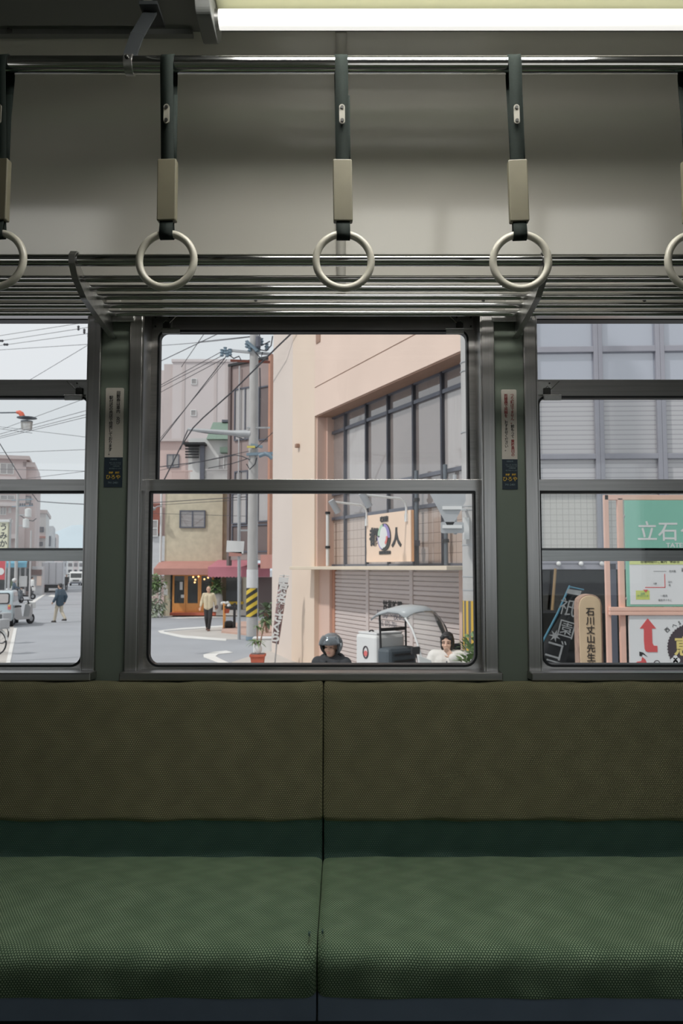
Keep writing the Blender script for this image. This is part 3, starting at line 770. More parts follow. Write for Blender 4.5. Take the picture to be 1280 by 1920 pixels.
cx0, cx1 = F1.x(601, 0.3), F1.x(615, 0.3)
M().box(cx0, cx1, 0.28, 0.56, zc + 0.02, zf - 0.03).build('column', m_pinkc, ob)
# window band: one window per bay
OW = 0.45
vx = [F1.x(p, OW, 850) for p in (617.5, 650, 690, 731, 779, 833)] ; vx += [vx[-1] + 1.05, vx[-1] + 2.1]
vx = [v for v in vx if v < xe] + [xe]
zt_ = F1.at(620, 815, OW)[1]; zr1 = F1.at(779, 896, OW)[1]; zr2 = F1.at(620, 974, OW)[1]; zb_ = zc + 0.05
hz = [zb_, zr2, zr1, zt_, zf - 0.03]
for i in range(len(vx) - 1):
    a, b = vx[i], vx[i + 1]; wm = M(); t_ = 0.055 if i else 0.05
    for x in (a, b): wm.box(x - t_ / 2, x + t_ / 2, OW - 0.07, OW + 0.03, zb_, zf - 0.03)
    for z in hz: wm.box(a, b, OW - 0.06, OW + 0.03, z - 0.035, z + 0.035)
    wn = wm.build('window', m_mull, ob)
    for j in range(4):
        mm = m_wired if j == 0 else (m_pane2 if (i * 3 + j * 5) % 4 == 1 and j == 2 else m_pane)
        M().box(a + t_ / 2, b - t_ / 2, OW - 0.005, OW + 0.005, hz[j] + 0.035, hz[j + 1] - 0.035).build('pane', mm, wn)
# downpipes
for (pp, off, r, mm) in ((781.5, 0.30, 0.039, m_dkpipe), (836, 0.32, 0.038, m_dkpipe), (614, 0.22, 0.04, m_white)):
    x = F1.x(pp, off); M().cyl((x, off, zc + 0.05), (x, off, zr2 + 0.1 if mm is m_white else zr1 + 0.1), r, 10).build('downpipe', mm, ob)
    for z in (zc + 0.45, zc + 1.25): M().cyl((x, off, z), (x, off, z + 0.06), r + 0.02, 10).build('pipe_clip', m_blackp, ob)
# canopy
xc0 = F1.x(546, -0.5)
M().box(xc0, xe, -0.55, 0.42, zc - 0.035, zc + 0.035).build('canopy', m_canopy, ob, 0.01)
# shutters
SO = 0.22
pz = [F1.x(p, SO, 1150) for p in (627, 690.5, 773, 876)]
for i in range(3):
    a, b = pz[i] + 0.06, pz[i + 1] - 0.06; pit = 0.088; n = int((zc - 0.10) / pit)
    cur = M().box(a, b, SO + 0.02, SO + 0.03, 0.05, zc - 0.04).build('roller_shutter', m_shut, ob)
    me = M().yz([(SO + 0.02, 0), (SO - 0.006, 0.004), (SO - 0.014, 0.014), (SO - 0.012, pit - 0.020), (SO + 0.004, pit - 0.008), (SO + 0.02, pit - 0.006)], a, b).mesh('slat'); me.materials.append(m_shut)
    for k in range(n): part('slat', me, None, cur, (0, 0, 0.05 + k * pit))
for x in pz: M().box(x - 0.06, x + 0.06, SO - 0.035, SO + 0.05, 0, zc - 0.03).build('shutter_guide', m_shut if x != pz[0] else m_pipe, ob, 0.008)
M().box(xp, pz[0] - 0.06, SO - 0.1, SO + 0.3, 0, zc - 0.03).build('shutter_reveal', m_pinkc, ob)
M().box(pz[3] + 0.06, xe, 0.02, 0.5, 0, zc - 0.03).build('end_pier', m_pinkc, ob)
M().box(pz[0], pz[3], SO + 0.06, SO + 0.12, 0, zc - 0.03).build('shutter_backing', m_mull, ob)
def f1text(s, px, py, off, size, mm, par, **kw):
    x, z = F1.at(px, py, off); return text(s, size, mm, par, (x, off, z), **kw)
f1text('営業時間', 735, 1137, SO - 0.016, 0.20, m_blk, ob, bold=0.006)
f1text('11:00〜夜8:30', 734, 1154, SO - 0.016, 0.22, m_mull, ob)
f1text('TEL 075-701', 726, 1170, SO - 0.016, 0.15, m_mull, ob)
# wall lamp on the pier
x, z = F1.at(560.5, 836, 0)
M().box(x - 0.06, x + 0.06, -0.10, 0, z - 0.05, z + 0.05).build('wall_lamp', m_soffit, ob, 0.02)
x, z = F1.at(597, 627, 0); M().box(x - 0.12, x + 0.12, -0.02, 0, z - 0.2, z + 0.1).build('vent_cover', m_soffit, ob)
M().xy([(-0.3, -1.45), (xe, -1.0), (xe, 0.3), (-2.6, 0.3)], 0.0, 0.10).build('kerb_step', m_pave, ob)

# the hanging square sign with its two gooseneck lamps
so0 = -0.34
xa_, z1_ = F1.at(686.5, 967, so0); xb_, _ = F1.at(769.5, 956, so0); z0_ = F1.at(686.5, 1054, so0)[1]
sg = thing('restaurant_sign', 'square peach restaurant sign with black characters and a round logo above the canopy', 'sign', F1.o + F1.u * xa_ + F1.n * (so0 + 0.14) + Vector((0, 0, z0_)), AF)
W_, H_ = xb_ - xa_, z1_ - z0_
M().box(0, W_, -0.14, -0.125, 0, H_).build('sign_face', m_signp, sg)
M().box(0, W_, -0.125, -0.07, 0.0, H_).build('sign_box', m_signs, sg, 0.01)
[M().box(x_ - 0.05, x_ + 0.05, -0.07, 0.52, 0.3, 0.4).build('wall_arm', m_mull, sg) for x_ in (0.2, W_ * 0.5)]
def sgt(s, px, py, size, mm, **kw):
    x, z = F1.at(px, py, so0); return text(s, size, mm, sg, (x - xa_, -0.142, z - z0_), ext=0.012, **kw)
sgt('都', 701.5, 1009, 0.36, m_blk, bold=0.012); sgt('人', 743.5, 1010, 0.36, m_blk, bold=0.012)
sgt('味日和', 720.5, 974, 0.105, m_blk, bold=0.006)
sgt('MIYAKOBITO', 722, 1036.5, 0.075, m_blk, bold=0.006)
lx, lz = F1.at(721, 1007, so0); lx -= xa_; lz -= z0_
def arcseg(a0, a1, r0, r1, y0, y1, mm, nm, e=1.0):
    pts = [(lx + r1 * math.cos(math.radians(a)), lz + r1 * e * math.sin(math.radians(a))) for a in [a0 + (a1 - a0) * k / 14 for k in range(15)]]
    pts += [(lx + r0 * math.cos(math.radians(a)), lz + r0 * e * math.sin(math.radians(a))) for a in [a1 + (a0 - a1) * k / 14 for k in range(15)]]
    M().xz(pts, y0, y1).build(nm, mm, sg)
R1 = 0.245
M().xz([(lx + R1 * 1.03 * math.cos(a), lz + R1 * 1.03 * math.sin(a)) for a in [2 * PI * k / 40 for k in range(40)]], -0.160, -0.140).build('logo_disc', m_blk, sg)
M().xz([(lx + R1 * 0.62 * math.cos(a), lz + R1 * 0.80 * math.sin(a)) for a in [2 * PI * k / 40 for k in range(40)]], -0.168, -0.159).build('logo_centre', m_white, sg)
arcseg(-5, 88, R1 * 0.55, R1, -0.166, -0.159, m_purple, 'logo_segment'); arcseg(100, 172, R1 * 0.6, R1, -0.166, -0.159, m_mint, 'logo_segment')
arcseg(-60, 5, R1 * 0.45, R1 * 0.68, -0.174, -0.165, m_coral, 'logo_segment'); arcseg(180, 262, R1 * 0.6, R1 * 0.9, -0.166, -0.159, m_white, 'logo_segment')
arcseg(176, 250, R1 * 0.9, R1 * 1.02, -0.166, -0.159, m_purple, 'logo_segment')
for (dx, k, hx) in ((0.05, 0.0, 0.70), (W_ - 0.12, 0.02, 0.82)):
    arm = [(dx, -0.16, H_ - 0.16), (dx, -0.16, H_ + 0.05), (dx, -0.19, H_ + 0.14), (dx, -0.28, H_ + 0.20), (dx, -0.16 - hx, H_ + 0.24)]
    M().tube(arm, 0.022, 8).build('lamp_arm', m_white, sg)
    h = Vector(arm[-1]); M().cyl(h + Vector((0, -0.05, 0.03)), h + Vector((0, 0.10, -0.20)), 0.062, 12).build('lamp_head', m_grey, sg)
    M().box(dx - 0.03, dx + 0.03, -0.18, -0.14, H_ - 0.2, H_ - 0.06).build('arm_plate', m_white, sg)

# concrete pole at the right of the middle window, with hazard stripes and a road sign seen from behind
cpx = P(891, 1065, 10.0); pl = thing('utility_pole', 'thick concrete pole with upright yellow stripes, nearest the window', 'pole', (cpx.x, 10.0, GZ))
M().lathe([(0.165, 0), (0.150, 9)], n=24).build('shaft', m_conc, pl)
zz = lambda py, Y=10.0: P(890, py, Y).z - GZ
M().lathe([(0.172, zz(1218)), (0.172, zz(1126))], n=24).build('hazard_wrap', m_hazv, pl)
for py in (681, 698, 812, 950, 957, 1022, 1081, 1106):
    M().lathe([(0.166, zz(py) - 0.006), (0.166, zz(py) + 0.006)], n=24).build('band', m_grey, pl)
M().box(-0.165, -0.10, -0.175, -0.115, zz(1012), zz(972)).build('number_plate', m_white, pl)
# sign back
sx = P(852, 1000, 9.6)
sgn = thing('road_sign', 'grey back of a road sign clamped to the thick concrete pole', 'sign', (sx.x, 9.6, GZ))
z_ = lambda py: P(852, py, 9.6).z - GZ
X_ = lambda px: (P(px, 970, 9.6).x - sx.x)
M().cyl((X_(853), 0, z_(1002)), (X_(853), 0, z_(890)), 0.022, 10).build('post', m_grey, sgn)
M().xz([(X_(806), z_(905)), (X_(872), z_(905)), (X_(872), z_(940)), (X_(846), z_(988)), (X_(838), z_(988)), (X_(806), z_(928))], -0.05, -0.035).build('triangle_plate', m_grey, sgn)
M().xz(rrect(X_(825), X_(868), z_(1000), z_(979), 0.02), -0.05, -0.035).build('lower_plate', m_grey, sgn)
for py in (953, 988): M().box(X_(828), X_(864), -0.075, -0.05, z_(py) - 0.02, z_(py) + 0.02).build('clamp_bar', m_white, sgn)
M().bar((X_(853), 0, z_(954)), (cpx.x - sx.x - 0.1, 0.35, z_(952)), 0.03, 0.03).build('clamp_arm', m_white, sgn)

# ---------------------------------------------------------------- helpers for plain buildings
def bld(label, name, px0, px1, pyt, Y, depth, m, a=0.0, zb=0.0):
    o = P(px0, 1065, Y); fr = Frame((o.x, Y, GZ), a); r = thing(name, label, 'building', fr.o, a)
    x1 = fr.x(px1); zt = fr.at(px0, pyt)[1]
    M().box(0, x1, 0, depth, zb, zt).build('wall', m, r); return fr, r, x1, zt
def win(fr, r, px0, py0, px1, py1, nx=2, nz=1, fm=None, gm=None, off=0.0, fw=0.05):
    x0, z1 = fr.at(px0, py0, off); x1, z0 = fr.at(px1, py1, off); fm = fm or m_mull; gm = gm or m_pane
    f = M().ring([(x0, z0), (x1, z0), (x1, z1), (x0, z1)], [(x0 + fw, z0 + fw), (x1 - fw, z0 + fw), (x1 - fw, z1 - fw), (x0 + fw, z1 - fw)], off - 0.08, off + 0.01)
    for i in range(1, nx): c = x0 + (x1 - x0) * i / nx; f.box(c - fw / 2, c + fw / 2, off - 0.07, off, z0, z1)
    for j in range(1, nz): c = z0 + (z1 - z0) * j / nz; f.box(x0, x1, off - 0.07, off, c - fw / 2, c + fw / 2)
    w_ = f.build('window', fm, r)
    for i in range(nx):
        for j in range(nz):
            a, b = x0 + fw + (x1 - x0 - 2 * fw) * i / nx, x0 + fw + (x1 - x0 - 2 * fw) * (i + 1) / nx
            c, d = z0 + fw + (z1 - z0 - 2 * fw) * j / nz, z0 + fw + (z1 - z0 - 2 * fw) * (j + 1) / nz
            M().box(a, b, off - 0.03, off - 0.012, c, d).build('pane', gm, w_)
    return w_
def slab(fr, r, nm, px0, py0, px1, py1, o0, o1, m, bev=0.0):
    x0, z1 = fr.at(px0, py0, o0); x1, z0 = fr.at(px1, py1, o0)
    return M().box(x0, x1, o0, o1, z0, z1).build(nm, m, r, bev)
m_apt = mat('pale_pink_tile_wall', C(214, 204, 202), 0.8, noise=(0.3, 0.03))
m_aptd = mat('dusty_pink_wall', C(204, 192, 189), 0.8, noise=(0.3, 0.04))
m_pinkh = mat('rose_house_wall', C(208, 184, 178), 0.85, noise=(0.6, 0.05))
m_whiteh = mat('white_house_wall', C(222, 222, 220), 0.85, noise=(0.6, 0.04))
m_siding = mat('grey_siding', C(204, 204, 206), 0.8, noise=(1, 0.04), stretch=(0.2, 1, 12))
m_stucco = mat('cream_mottled_stucco', C(212, 202, 178), 0.9, noise=(3.5, 0.10), bump=(8, 0.5))
m_groof = mat('green_metal_roof', C(122, 142, 128), 0.6, noise=(2, 0.08), stretch=(10, 1, 1))
m_brown = mat('mauve_brown_panel', C(160, 142, 138), 0.7, noise=(1, 0.05))
m_brownd = mat('dark_mauve_panel', C(118, 104, 102), 0.6, noise=(1, 0.06))
m_rail = mat('pale_railing', C(190, 188, 188), 0.6, noise=(3, 0.05))
# pale apartment block, far behind
fr, r, x1, zt = bld('pale pink apartment block rising behind the house with the green roof', 'apartment_block', 318, 434, 679, 70, 12, m_apt)
M().box(-0.1, x1 + 0.1, -0.1, 12.1, zt, zt + 0.25).build('parapet', m_apt, r)
for px in (339, 400, 421): x = fr.x(px); M().box(x - 0.12, x + 0.12, -0.05, 0.0, 0, zt).build('wall_joint', m_aptd, r)
win(fr, r, 358.5, 710, 369, 721, 1, 1, m_white, m_pane, fw=0.06); win(fr, r, 357.5, 768.5, 368, 780, 1, 1, m_white, m_pane, fw=0.06)
bx0 = fr.x(285); M().box(fr.x(300), 0.0, 0.3, 12, 0, zt - 0.1).build('stair_wall', m_aptd, r); M().box(bx0 - 6, fr.x(300), 1.2, 12, 0, fr.at(290, 688)[1]).build('balcony_wall', m_apt, r)
for (a, b, c, d) in ((270, 696, 298, 725), (270, 754, 298, 786), (270, 814, 297, 828)):
    win(fr, r, a, b, c, d, 4, 1, m_white, m_pane, off=1.2, fw=0.12)
    x0, z1 = fr.at(a, d - 10, 0.2); x2, z0 = fr.at(c + 1, d, 0.2); M().box(x0, x2, 0.1, 0.25, z0, z1).build('balcony_front', m_white, r)
# rose house in front of it
fr, r, x1, zt = bld('rose coloured house with a square window, left behind the awning shop', 'house', 262, 345, 828, 52, 8, m_pinkh)
win(fr, r, 313, 852, 336, 877, 2, 1, m_mull, m_pane); M().box(-0.2, x1 + 0.15, -0.25, 8, zt, zt + 0.15).build('roof_edge', m_aptd, r)
slab(fr, r, 'roof_panel', 262, 944, 300, 1000, -0.6, -0.1, m_rust); slab(fr, r, 'siding_panel', 262, 1005, 309, 1080, -0.5, -0.1, m_siding)
win(fr, r, 281, 975, 296, 1006, 1, 2, m_white, m_pane, off=-0.6)
# white house with green roof
fr, r, x1, zt = bld('white house with a green metal roof and balcony railings', 'house', 350, 436, 822, 45, 7, m_whiteh)
x0r, z0r = fr.at(387, 822, -0.4); _, z1r = fr.at(387, 790, 1.5)
M().prism([(-0.5, z0r - 0.05), (1.8, z1r), (2.0, z1r), (2.0, z0r)], lambda a, b, t: (t, a, b), x0r, x1 + 0.6).build('roof', m_groof, r)
M().box(x0r + 0.55, x1 + 0.6, 1.6, 2.1, z1r - 0.02, z1r + 0.12).build('ridge_cap', m_mull, r)
slab(fr, r, 'window_awning', 412, 838, 432, 848, -0.5, -0.02, m_groof); win(fr, r, 409, 852, 430, 882, 2, 1, m_white, m_pane2)
M().box(fr.x(374), fr.x(382), -0.3, 0, 0, fr.at(374, 833)[1]).build('post', m_mull, r)
for i in range(5):
    slab(fr, r, 'louvre_slat', 347, 835 + i * 5.2, 372, 837.5 + i * 5.2, -0.35, -0.2, m_blackp)
slab(fr, r, 'lean_to_roof', 343, 829, 384, 833, -0.7, 0.3, m_blackp)
bal = M(); 
for k in range(26): p_ = 388 + k * 1.7; x, z = fr.at(p_, 905, -0.9); bal.box(x - 0.012, x + 0.012, -0.92, -0.88, z, fr.at(p_, 881, -0.9)[1])
x, z = fr.at(385, 880, -0.9); bal.box(x, fr.x(434, -0.9), -0.94, -0.86, z - 0.04, z + 0.02); bal.build('balcony_rail', m_rail, r)
bal = M()
for k in range(16): p_ = 322 + k * 2.2; x, z = fr.at(p_, 908, -1.2); bal.box(x - 0.015, x + 0.015, -1.22, -1.18, z, fr.at(p_, 884, -1.2)[1])
x, z = fr.at(318, 883, -1.2); bal.box(x, fr.x(358, -1.2), -1.24, -1.16, z - 0.04, z + 0.03); bal.build('balcony_rail', m_pinkh, r)
slab(fr, r, 'balcony_floor', 318, 905, 434, 912, -1.25, 0, m_whiteh)

# ---------------------------------------------------------------- the awning shop
fs, shop, x1, zt = bld('cream stucco shop with rust and maroon awnings and orange glazed doors', 'corner_shop', 308, 416, 905, 40, 3.5, m_stucco)
M().box(x1, x1 + 1.0, 0.4, 3.5, 0, zt).build('side_wall', m_stucco, shop)
M().box(-0.05, x1 + 1.05, -0.05, 3.5, zt, zt + 0.12).build('roof_edge', m_aptd, shop)
win(fs, shop, 337, 957, 385, 990, 2, 1, m_mull, m_pane, fw=0.06)
slab(fs, shop, 'window_curtain', 368, 961, 383, 986, -0.011, -0.006, m_whiteh)
x, z = fs.at(303, 905, -0.1); M().cyl((x, -0.1, 0), (x, -0.1, zt), 0.06, 8).build('downpipe', m_white, shop)
x, z = fs.at(304, 949, -0.2); M().tube([(x, -0.2, z), (x - 0.2, -0.3, z - 0.02), (x - 0.35, -0.4, z - 0.12)], 0.03, 8).build('lamp_arm', m_grey, shop)
M().lathe([(0.04, 0.12), (0.2, 0.0), (0.16, -0.08)], (x - 0.45, -0.45, z - 0.14), 12).build('lamp_shade', m_grey, shop)
# awnings: sloped top with a hanging valance
m_awn1 = mat('rust_awning_canvas', C(188, 138, 128), 0.85, noise=(3, 0.05)); m_awn2 = mat('maroon_awning_canvas', C(198, 128, 140), 0.85, noise=(3, 0.05))
def awning(px0, px1, pyt, pym, pyb, proj, mm, scal=False, lx=0.0):
    x0, zt_a = fs.at(px0, pyt, 0); x1_, _ = fs.at(px1, pyt, 0); xa2, zm = fs.at(px0 + lx, pym, -proj); xb2, _ = fs.at(px1, pym, -proj); _, zb2 = fs.at(px0, pyb, -proj)
    m_ = M(); t = 0.02
    vs = [(x0 + 0.0, 0, zt_a), (x1_, 0, zt_a), (xb2, -proj, zm), (xa2, -proj, zm)]
    m_.add(vs + [(a, b, c - t) for a, b, c in vs], [(0, 1, 2, 3), (7, 6, 5, 4), (0, 3, 7, 4), (1, 5, 6, 2)])
    n = 24; low = []
    for k in range(n + 1):
        x = xa2 + (xb2 - xa2) * k / n; low.append((x, zb2 + (0.05 if scal and k % 2 else 0)))
    m_.xz([(xa2, zm), (xb2, zm)] + list(reversed(low)), -proj - t, -proj)
    m_.add([(x0, 0, zt_a), (xa2, -proj, zm), (xa2, -proj, zb2 + 0.05), (x0, 0, zb2 + 0.05)], [(0, 1, 2, 3)])
    m_.add([(x1_, 0, zt_a), (xb2, -proj, zm), (xb2, -proj, zb2 + 0.05), (x1_, 0, zb2 + 0.05)], [(0, 1, 2, 3)])
    return m_.build('awning', mm, shop)
awning(300, 412, 1052, 1066, 1078, 1.0, m_awn1, False, -12); awning(408, 468, 1050, 1063, 1083, 1.5, m_awn2, True, -18)
awning(469, 506, 1056, 1064, 1083, 1.4, m_awn2, True, -3)
# shopfront below the awning
slab(fs, shop, 'door_surround', 320, 1072, 412, 1150, -0.06, -0.01, m_blackp)
def door(px0, px1):
    x0, z1 = fs.at(px0, 1077, -0.08); x1_, z0 = fs.at(px1, 1149, -0.08); zk = fs.at(px0, 1131, -0.08)[1]
    d = M().ring([(x0, z0), (x1_, z0), (x1_, z1), (x0, z1)], [(x0 + 0.09, zk), (x1_ - 0.09, zk), (x1_ - 0.09, z1 - 0.08), (x0 + 0.09, z1 - 0.08)], -0.13, -0.06).build('door', m_wood, shop)
    M().box(x0 + 0.09, x1_ - 0.09, -0.10, -0.09, zk, z1 - 0.08).build('door_glass', m_dkglass, d)
    M().box(x0 + 0.11, x1_ - 0.11, -0.145, -0.13, z0 + 0.08, zk - 0.07).build('kick_panel', m_wood, d)
door(324, 348.5); door(349, 374); door(374.5, 400)
slab(fs, shop, 'sill_step', 318, 1149, 405, 1154, -0.5, -0.02, m_terra)
m_bulb = mat('warm_bulb_glow', (1.0, 0.55, 0.22, 1), 0.5, emit=2.5)
for (px, py) in ((362, 1082), (366, 1087), (372, 1081), (383, 1086), (390, 1083), (365, 1092)):
    x, z = fs.at(px, py, -0.16); M().ball((x, -0.16, z), 0.045, 8, 6).build('bulb', m_bulb, shop)
for (px0, py0, px1, py1) in ((337, 1091, 342, 1106), (339, 1115, 345, 1121), (306, 1090, 312, 1102), (307, 1104, 314, 1116)):
    slab(fs, shop, 'paper_notice', px0, py0, px1, py1, -0.145, -0.135, m_white)
slab(fs, shop, 'shop_window', 424, 1078, 452, 1142, -0.1, -0.02, m_dkglass); slab(fs, shop, 'window_sill', 422, 1128, 456, 1133, -0.25, -0.02, m_yel)
slab(fs, shop, 'striped_shutter', 474, 1082, 510, 1166, -0.35, 0.3, m_brownd)
slab(fs, shop, 'step', 405, 1144, 470, 1154, -0.6, 0.0, m_pave)

# mauve glazed building right of the shop, turned to the street
AE = math.atan2(-0.6, 0.8); o = P(430, 1065, 38); FE = Frame((o.x, 38, GZ), AE)
eb = thing('office_building', 'narrow mauve building with tall curtained windows behind the utility pole', 'building', FE.o, AE)
xE = FE.x(509); zE = FE.at(432, 688)[1]
M().box(0, xE, 0, 6, FE.at(432, 1050)[1], zE).build('wall', m_brown, eb)
M().box(-0.12, xE, -0.12, 6, zE, zE + 0.12).build('roof_edge', m_blackp, eb); M().box(-0.1, 0.05, -0.1, 0.1, 2.5, zE).build('corner_post', m_brownd, eb)
for (a, b, c, d, mm) in ((441, 730, 481, 822, m_pane2), (486, 726, 507, 824, m_brownd), (441, 884, 466, 905, m_pane), (436, 925, 464, 982, m_pane2), (484, 922, 507, 978, m_pane2), (436, 985, 508, 1035, m_brownd)):
    win(FE, eb, a, b, c, d, 2 if c - a > 30 else 1, 1, m_mull, mm, fw=0.06)
for px in (449,): x = FE.x(px); M().cyl((x, -0.12, FE.at(px, 1035)[1]), (x, -0.12, zE - 0.1), 0.035, 8).build('drain_pipe', m_rail, eb)
x = FE.x(508); M().box(x - 0.06, x + 0.06, -0.2, 0, FE.at(508, 1045)[1], FE.at(508, 665)[1]).build('rust_gutter', m_pipe, eb)
slab(FE, eb, 'sun_hood', 488, 1040, 512, 1066, -1.0, 0, m_awn1)
# ---------------------------------------------------------------- utility pole with its arms
gp = G(472, 1201); YP = gp.y
up_ = thing('utility_pole', 'tall concrete utility pole with crossarms and slanting yellow and black band', 'pole', gp)
def PP(px, py, dy=0.0): v = P(px, py, YP + dy); return v - gp
M().lathe([(0.185, 0), (0.135, 13)], n=18).build('shaft', m_conc, up_)
zz = lambda py: PP(472, py).z
M().lathe([(0.20, zz(1156)), (0.196, zz(1103))], n=18).build('hazard_band', m_haz, up_)
M().lathe([(0.195, zz(1102)), (0.192, zz(1068))], n=18).build('white_band', m_concw, up_)
M().lathe([(0.20, 0.02), (0.20, zz(1193))], n=18).build('base_band', m_blueg, up_)
M().cyl(PP(482.5, 1190, -0.05), PP(479, 690, -0.05), 0.03, 8).build('conduit', m_grey, up_)
M().bar(PP(430, 657, -0.1), PP(506, 664, -0.1), 0.08, 0.08).build('crossarm', m_grey, up_)
M().bar(PP(432, 676, 0.1), PP(506, 679, 0.1), 0.08, 0.07).build('crossarm', m_rust, up_)
M().tube([PP(352, 805), PP(400, 809), PP(436, 812), PP(470, 814)], [0.05, 0.07, 0.09, 0.15], 10).build('street_arm', m_grey, up_)
M().bar(PP(462, 802, -0.1), PP(506, 802, -0.1), 0.05, 0.05).build('crossarm', m_grey, up_)
for (a, b, c, d) in ((462, 852, 512, 850), (470, 834, 492, 838)):
    M().bar(PP(a, b, -0.15), PP(c, d, -0.15), 0.09, 0.09).build('bracket', m_blueg, up_)
M().tube([PP(485, 855, -0.2), PP(496, 851, -0.2), PP(504, 853, -0.2), PP(510, 860, -0.2)], 0.07, 8).build('splice_case', m_blueg, up_)
m_yelp = mat('yellow_plastic', C(222, 208, 110), 0.6, noise=(4, 0.05))
M().bar(PP(463, 838, -0.22), PP(478, 838, -0.22), 0.06, 0.06).build('cable_guard', m_yelp, up_)
for (px, py) in ((416, 661), (422, 657), (426, 662), (431, 660), (463, 645), (468, 652), (484, 652), (490, 640), (500, 650)):
    c = PP(px, py, -0.15); M().lathe([(0.03, -0.14), (0.08, -0.10), (0.045, -0.05), (0.085, 0.0), (0.045, 0.05), (0.07, 0.10)], c, 10).build('insulator', m_blueg, up_)
M().lathe([(0.04, 0), (0.09, 0.03), (0.09, 0.36), (0.04, 0.40)], PP(484, 652, -0.30), 12).build('switch_box', m_mull, up_)
M().bar(PP(462, 640, -0.2), PP(482, 658, -0.2), 0.10, 0.10).build('brace', m_blueg, up_)
for (pts) in ([(482, 642), (488, 656), (499, 658), (508, 648), (511, 630)], [(487, 618), (486, 636), (490, 648), (506, 640)], [(478, 660), (489, 672), (492, 660)], [(430, 666), (438, 672), (448, 668), (452, 676)], [(487, 690), (488, 740), (487, 800)], [(462, 870), (468, 880), (478, 870), (481, 858)]):
    M().tube([PP(a, b, -0.25) for a, b in pts], 0.022, 6).build('jumper_wire', m_cable, up_)
# thin sign post beside it
gs = G(448, 1199); YS = gs.y
sp_ = thing('sign_post', 'thin grey post with a blank white plate beside the utility pole', 'sign', gs)
Q = lambda px, py, dy=0.0: P(px, py, YS + dy) - gs
M().cyl((0, 0, 0), Q(448, 925) * 1.0, 0.055, 10).build('post', m_grey, sp_)
a, b = Q(424, 1037, -0.09), Q(458, 1014, -0.09)
M().xz([(a.x, a.z + 0.04), (b.x - 0.03, a.z - 0.02), (b.x, b.z - 0.02), (a.x + 0.02, b.z + 0.01)], -0.11, -0.085).build('plate', m_white, sp_)
a, b = Q(429, 1043, -0.09), Q(453, 1035, -0.09); M().box(a.x, b.x, -0.11, -0.085, a.z, b.z).build('lower_plate', m_awn1, sp_)
M().box(Q(446, 1065).x, Q(466, 1065).x, -0.03, 0.03, Q(448, 996).z, Q(448, 993).z).build('clamp', m_grey, sp_)
# display stand with flowers
g = G(432, 1181); st = thing('display_stand', 'black metal stand with white flowers on top at the kerb', 'stand', g)
q = lambda px, py, dy=0.0: P(px, py, g.y + dy) - g
for px, mm in ((419, m_wood), (438, m_blackp)):
    for dy in (0.0, 0.35): M().bar((q(px, 1180).x, dy, 0.0), (q(px, 1180).x, dy, q(px, 1131).z), 0.05, 0.05).build('leg', mm, st)
for py in (1138, 1178): M().box(q(418, py).x, q(439, py).x, -0.02, 0.37, q(420, py).z - 0.02, q(420, py).z + 0.02).build('shelf', m_blackp, st)
M().lathe([(0.14, 0), (0.18, 0.05), (0.16, 0.22), (0.1, 0.26)], (q(428, 1178).x, 0.15, q(428, 1177).z), 12).build('urn', m_blackp, st)
fl = M(); random.seed(3)
for k in range(7):
    c = q(random.choice((418, 421, 426, 428)), 1135, 0.1); fl.ball((c.x + random.uniform(-.06, .06), 0.12 + random.uniform(-.1, .1), c.z + random.uniform(-0.02, 0.1)), 0.065, 8, 6)
fl.build('flowers', m_white, st)
c = q(424, 1146); M().lathe([(0.09, 0), (0.12, 0.16), (0.13, 0.17)], (c.x, 0.12, q(420, 1150).z), 12).build('flower_pot', m_terra, st)

# ---------------------------------------------------------------- plants
def leafblade(m_, o, d, L, w_, droop=0.3, up=Vector((0, 0, 1))):
    o = Vector(o); d = Vector(d).normalized(); s = d.cross(up); s = s.normalized() if s.length > 1e-4 else Vector((1, 0, 0)); k = 4; vs = []
    for i in range(k + 1):
        t = i / k; p = o + d * (L * t) - Vector((0, 0, droop * L * t * t)); ww = w_ * math.sin(PI * min(0.98, 0.12 + 0.85 * t))
        vs += [p - s * ww, p + s * ww]
    m_.add(vs, [(2 * i, 2 * i + 1, 2 * i + 3, 2 * i + 2) for i in range(k)], True)
def leafcloud(c, r, n, L, seed):
    m_ = M(); random.seed(seed); c = Vector(c)
    for _ in range(n):
        v = Vector((random.gauss(0, 1), random.gauss(0, 1), random.gauss(0, 1))).normalized(); k = random.random() ** 0.4
        p = c + Vector((v.x * r[0], v.y * r[1], v.z * r[2])) * k
        leafblade(m_, p, v + Vector((random.uniform(-.6, .6), random.uniform(-.6, .6), random.uniform(-.3, .6))), L * random.uniform(0.7, 1.3), L * 0.28, 0.3)
    return m_
def bush(label, name, g, r, n, L, mm, seed, cat='shrub', stem=True, h=None):
    t = thing(name, label, cat, g); h = h if h is not None else r[2]
    o = leafcloud((0, 0, h), r, n, L, seed).build('foliage', mm, t); o['kind'] = 'stuff'
    if stem:
        s = M(); random.seed(seed)
        for k in range(4): s.tube([(random.uniform(-.05, .05), random.uniform(-.05, .05), 0), (random.uniform(-r[0], r[0]) * .5, 0, h * 0.9)], 0.02, 6)
        s.build('stem', m_soffit, t)
    return t
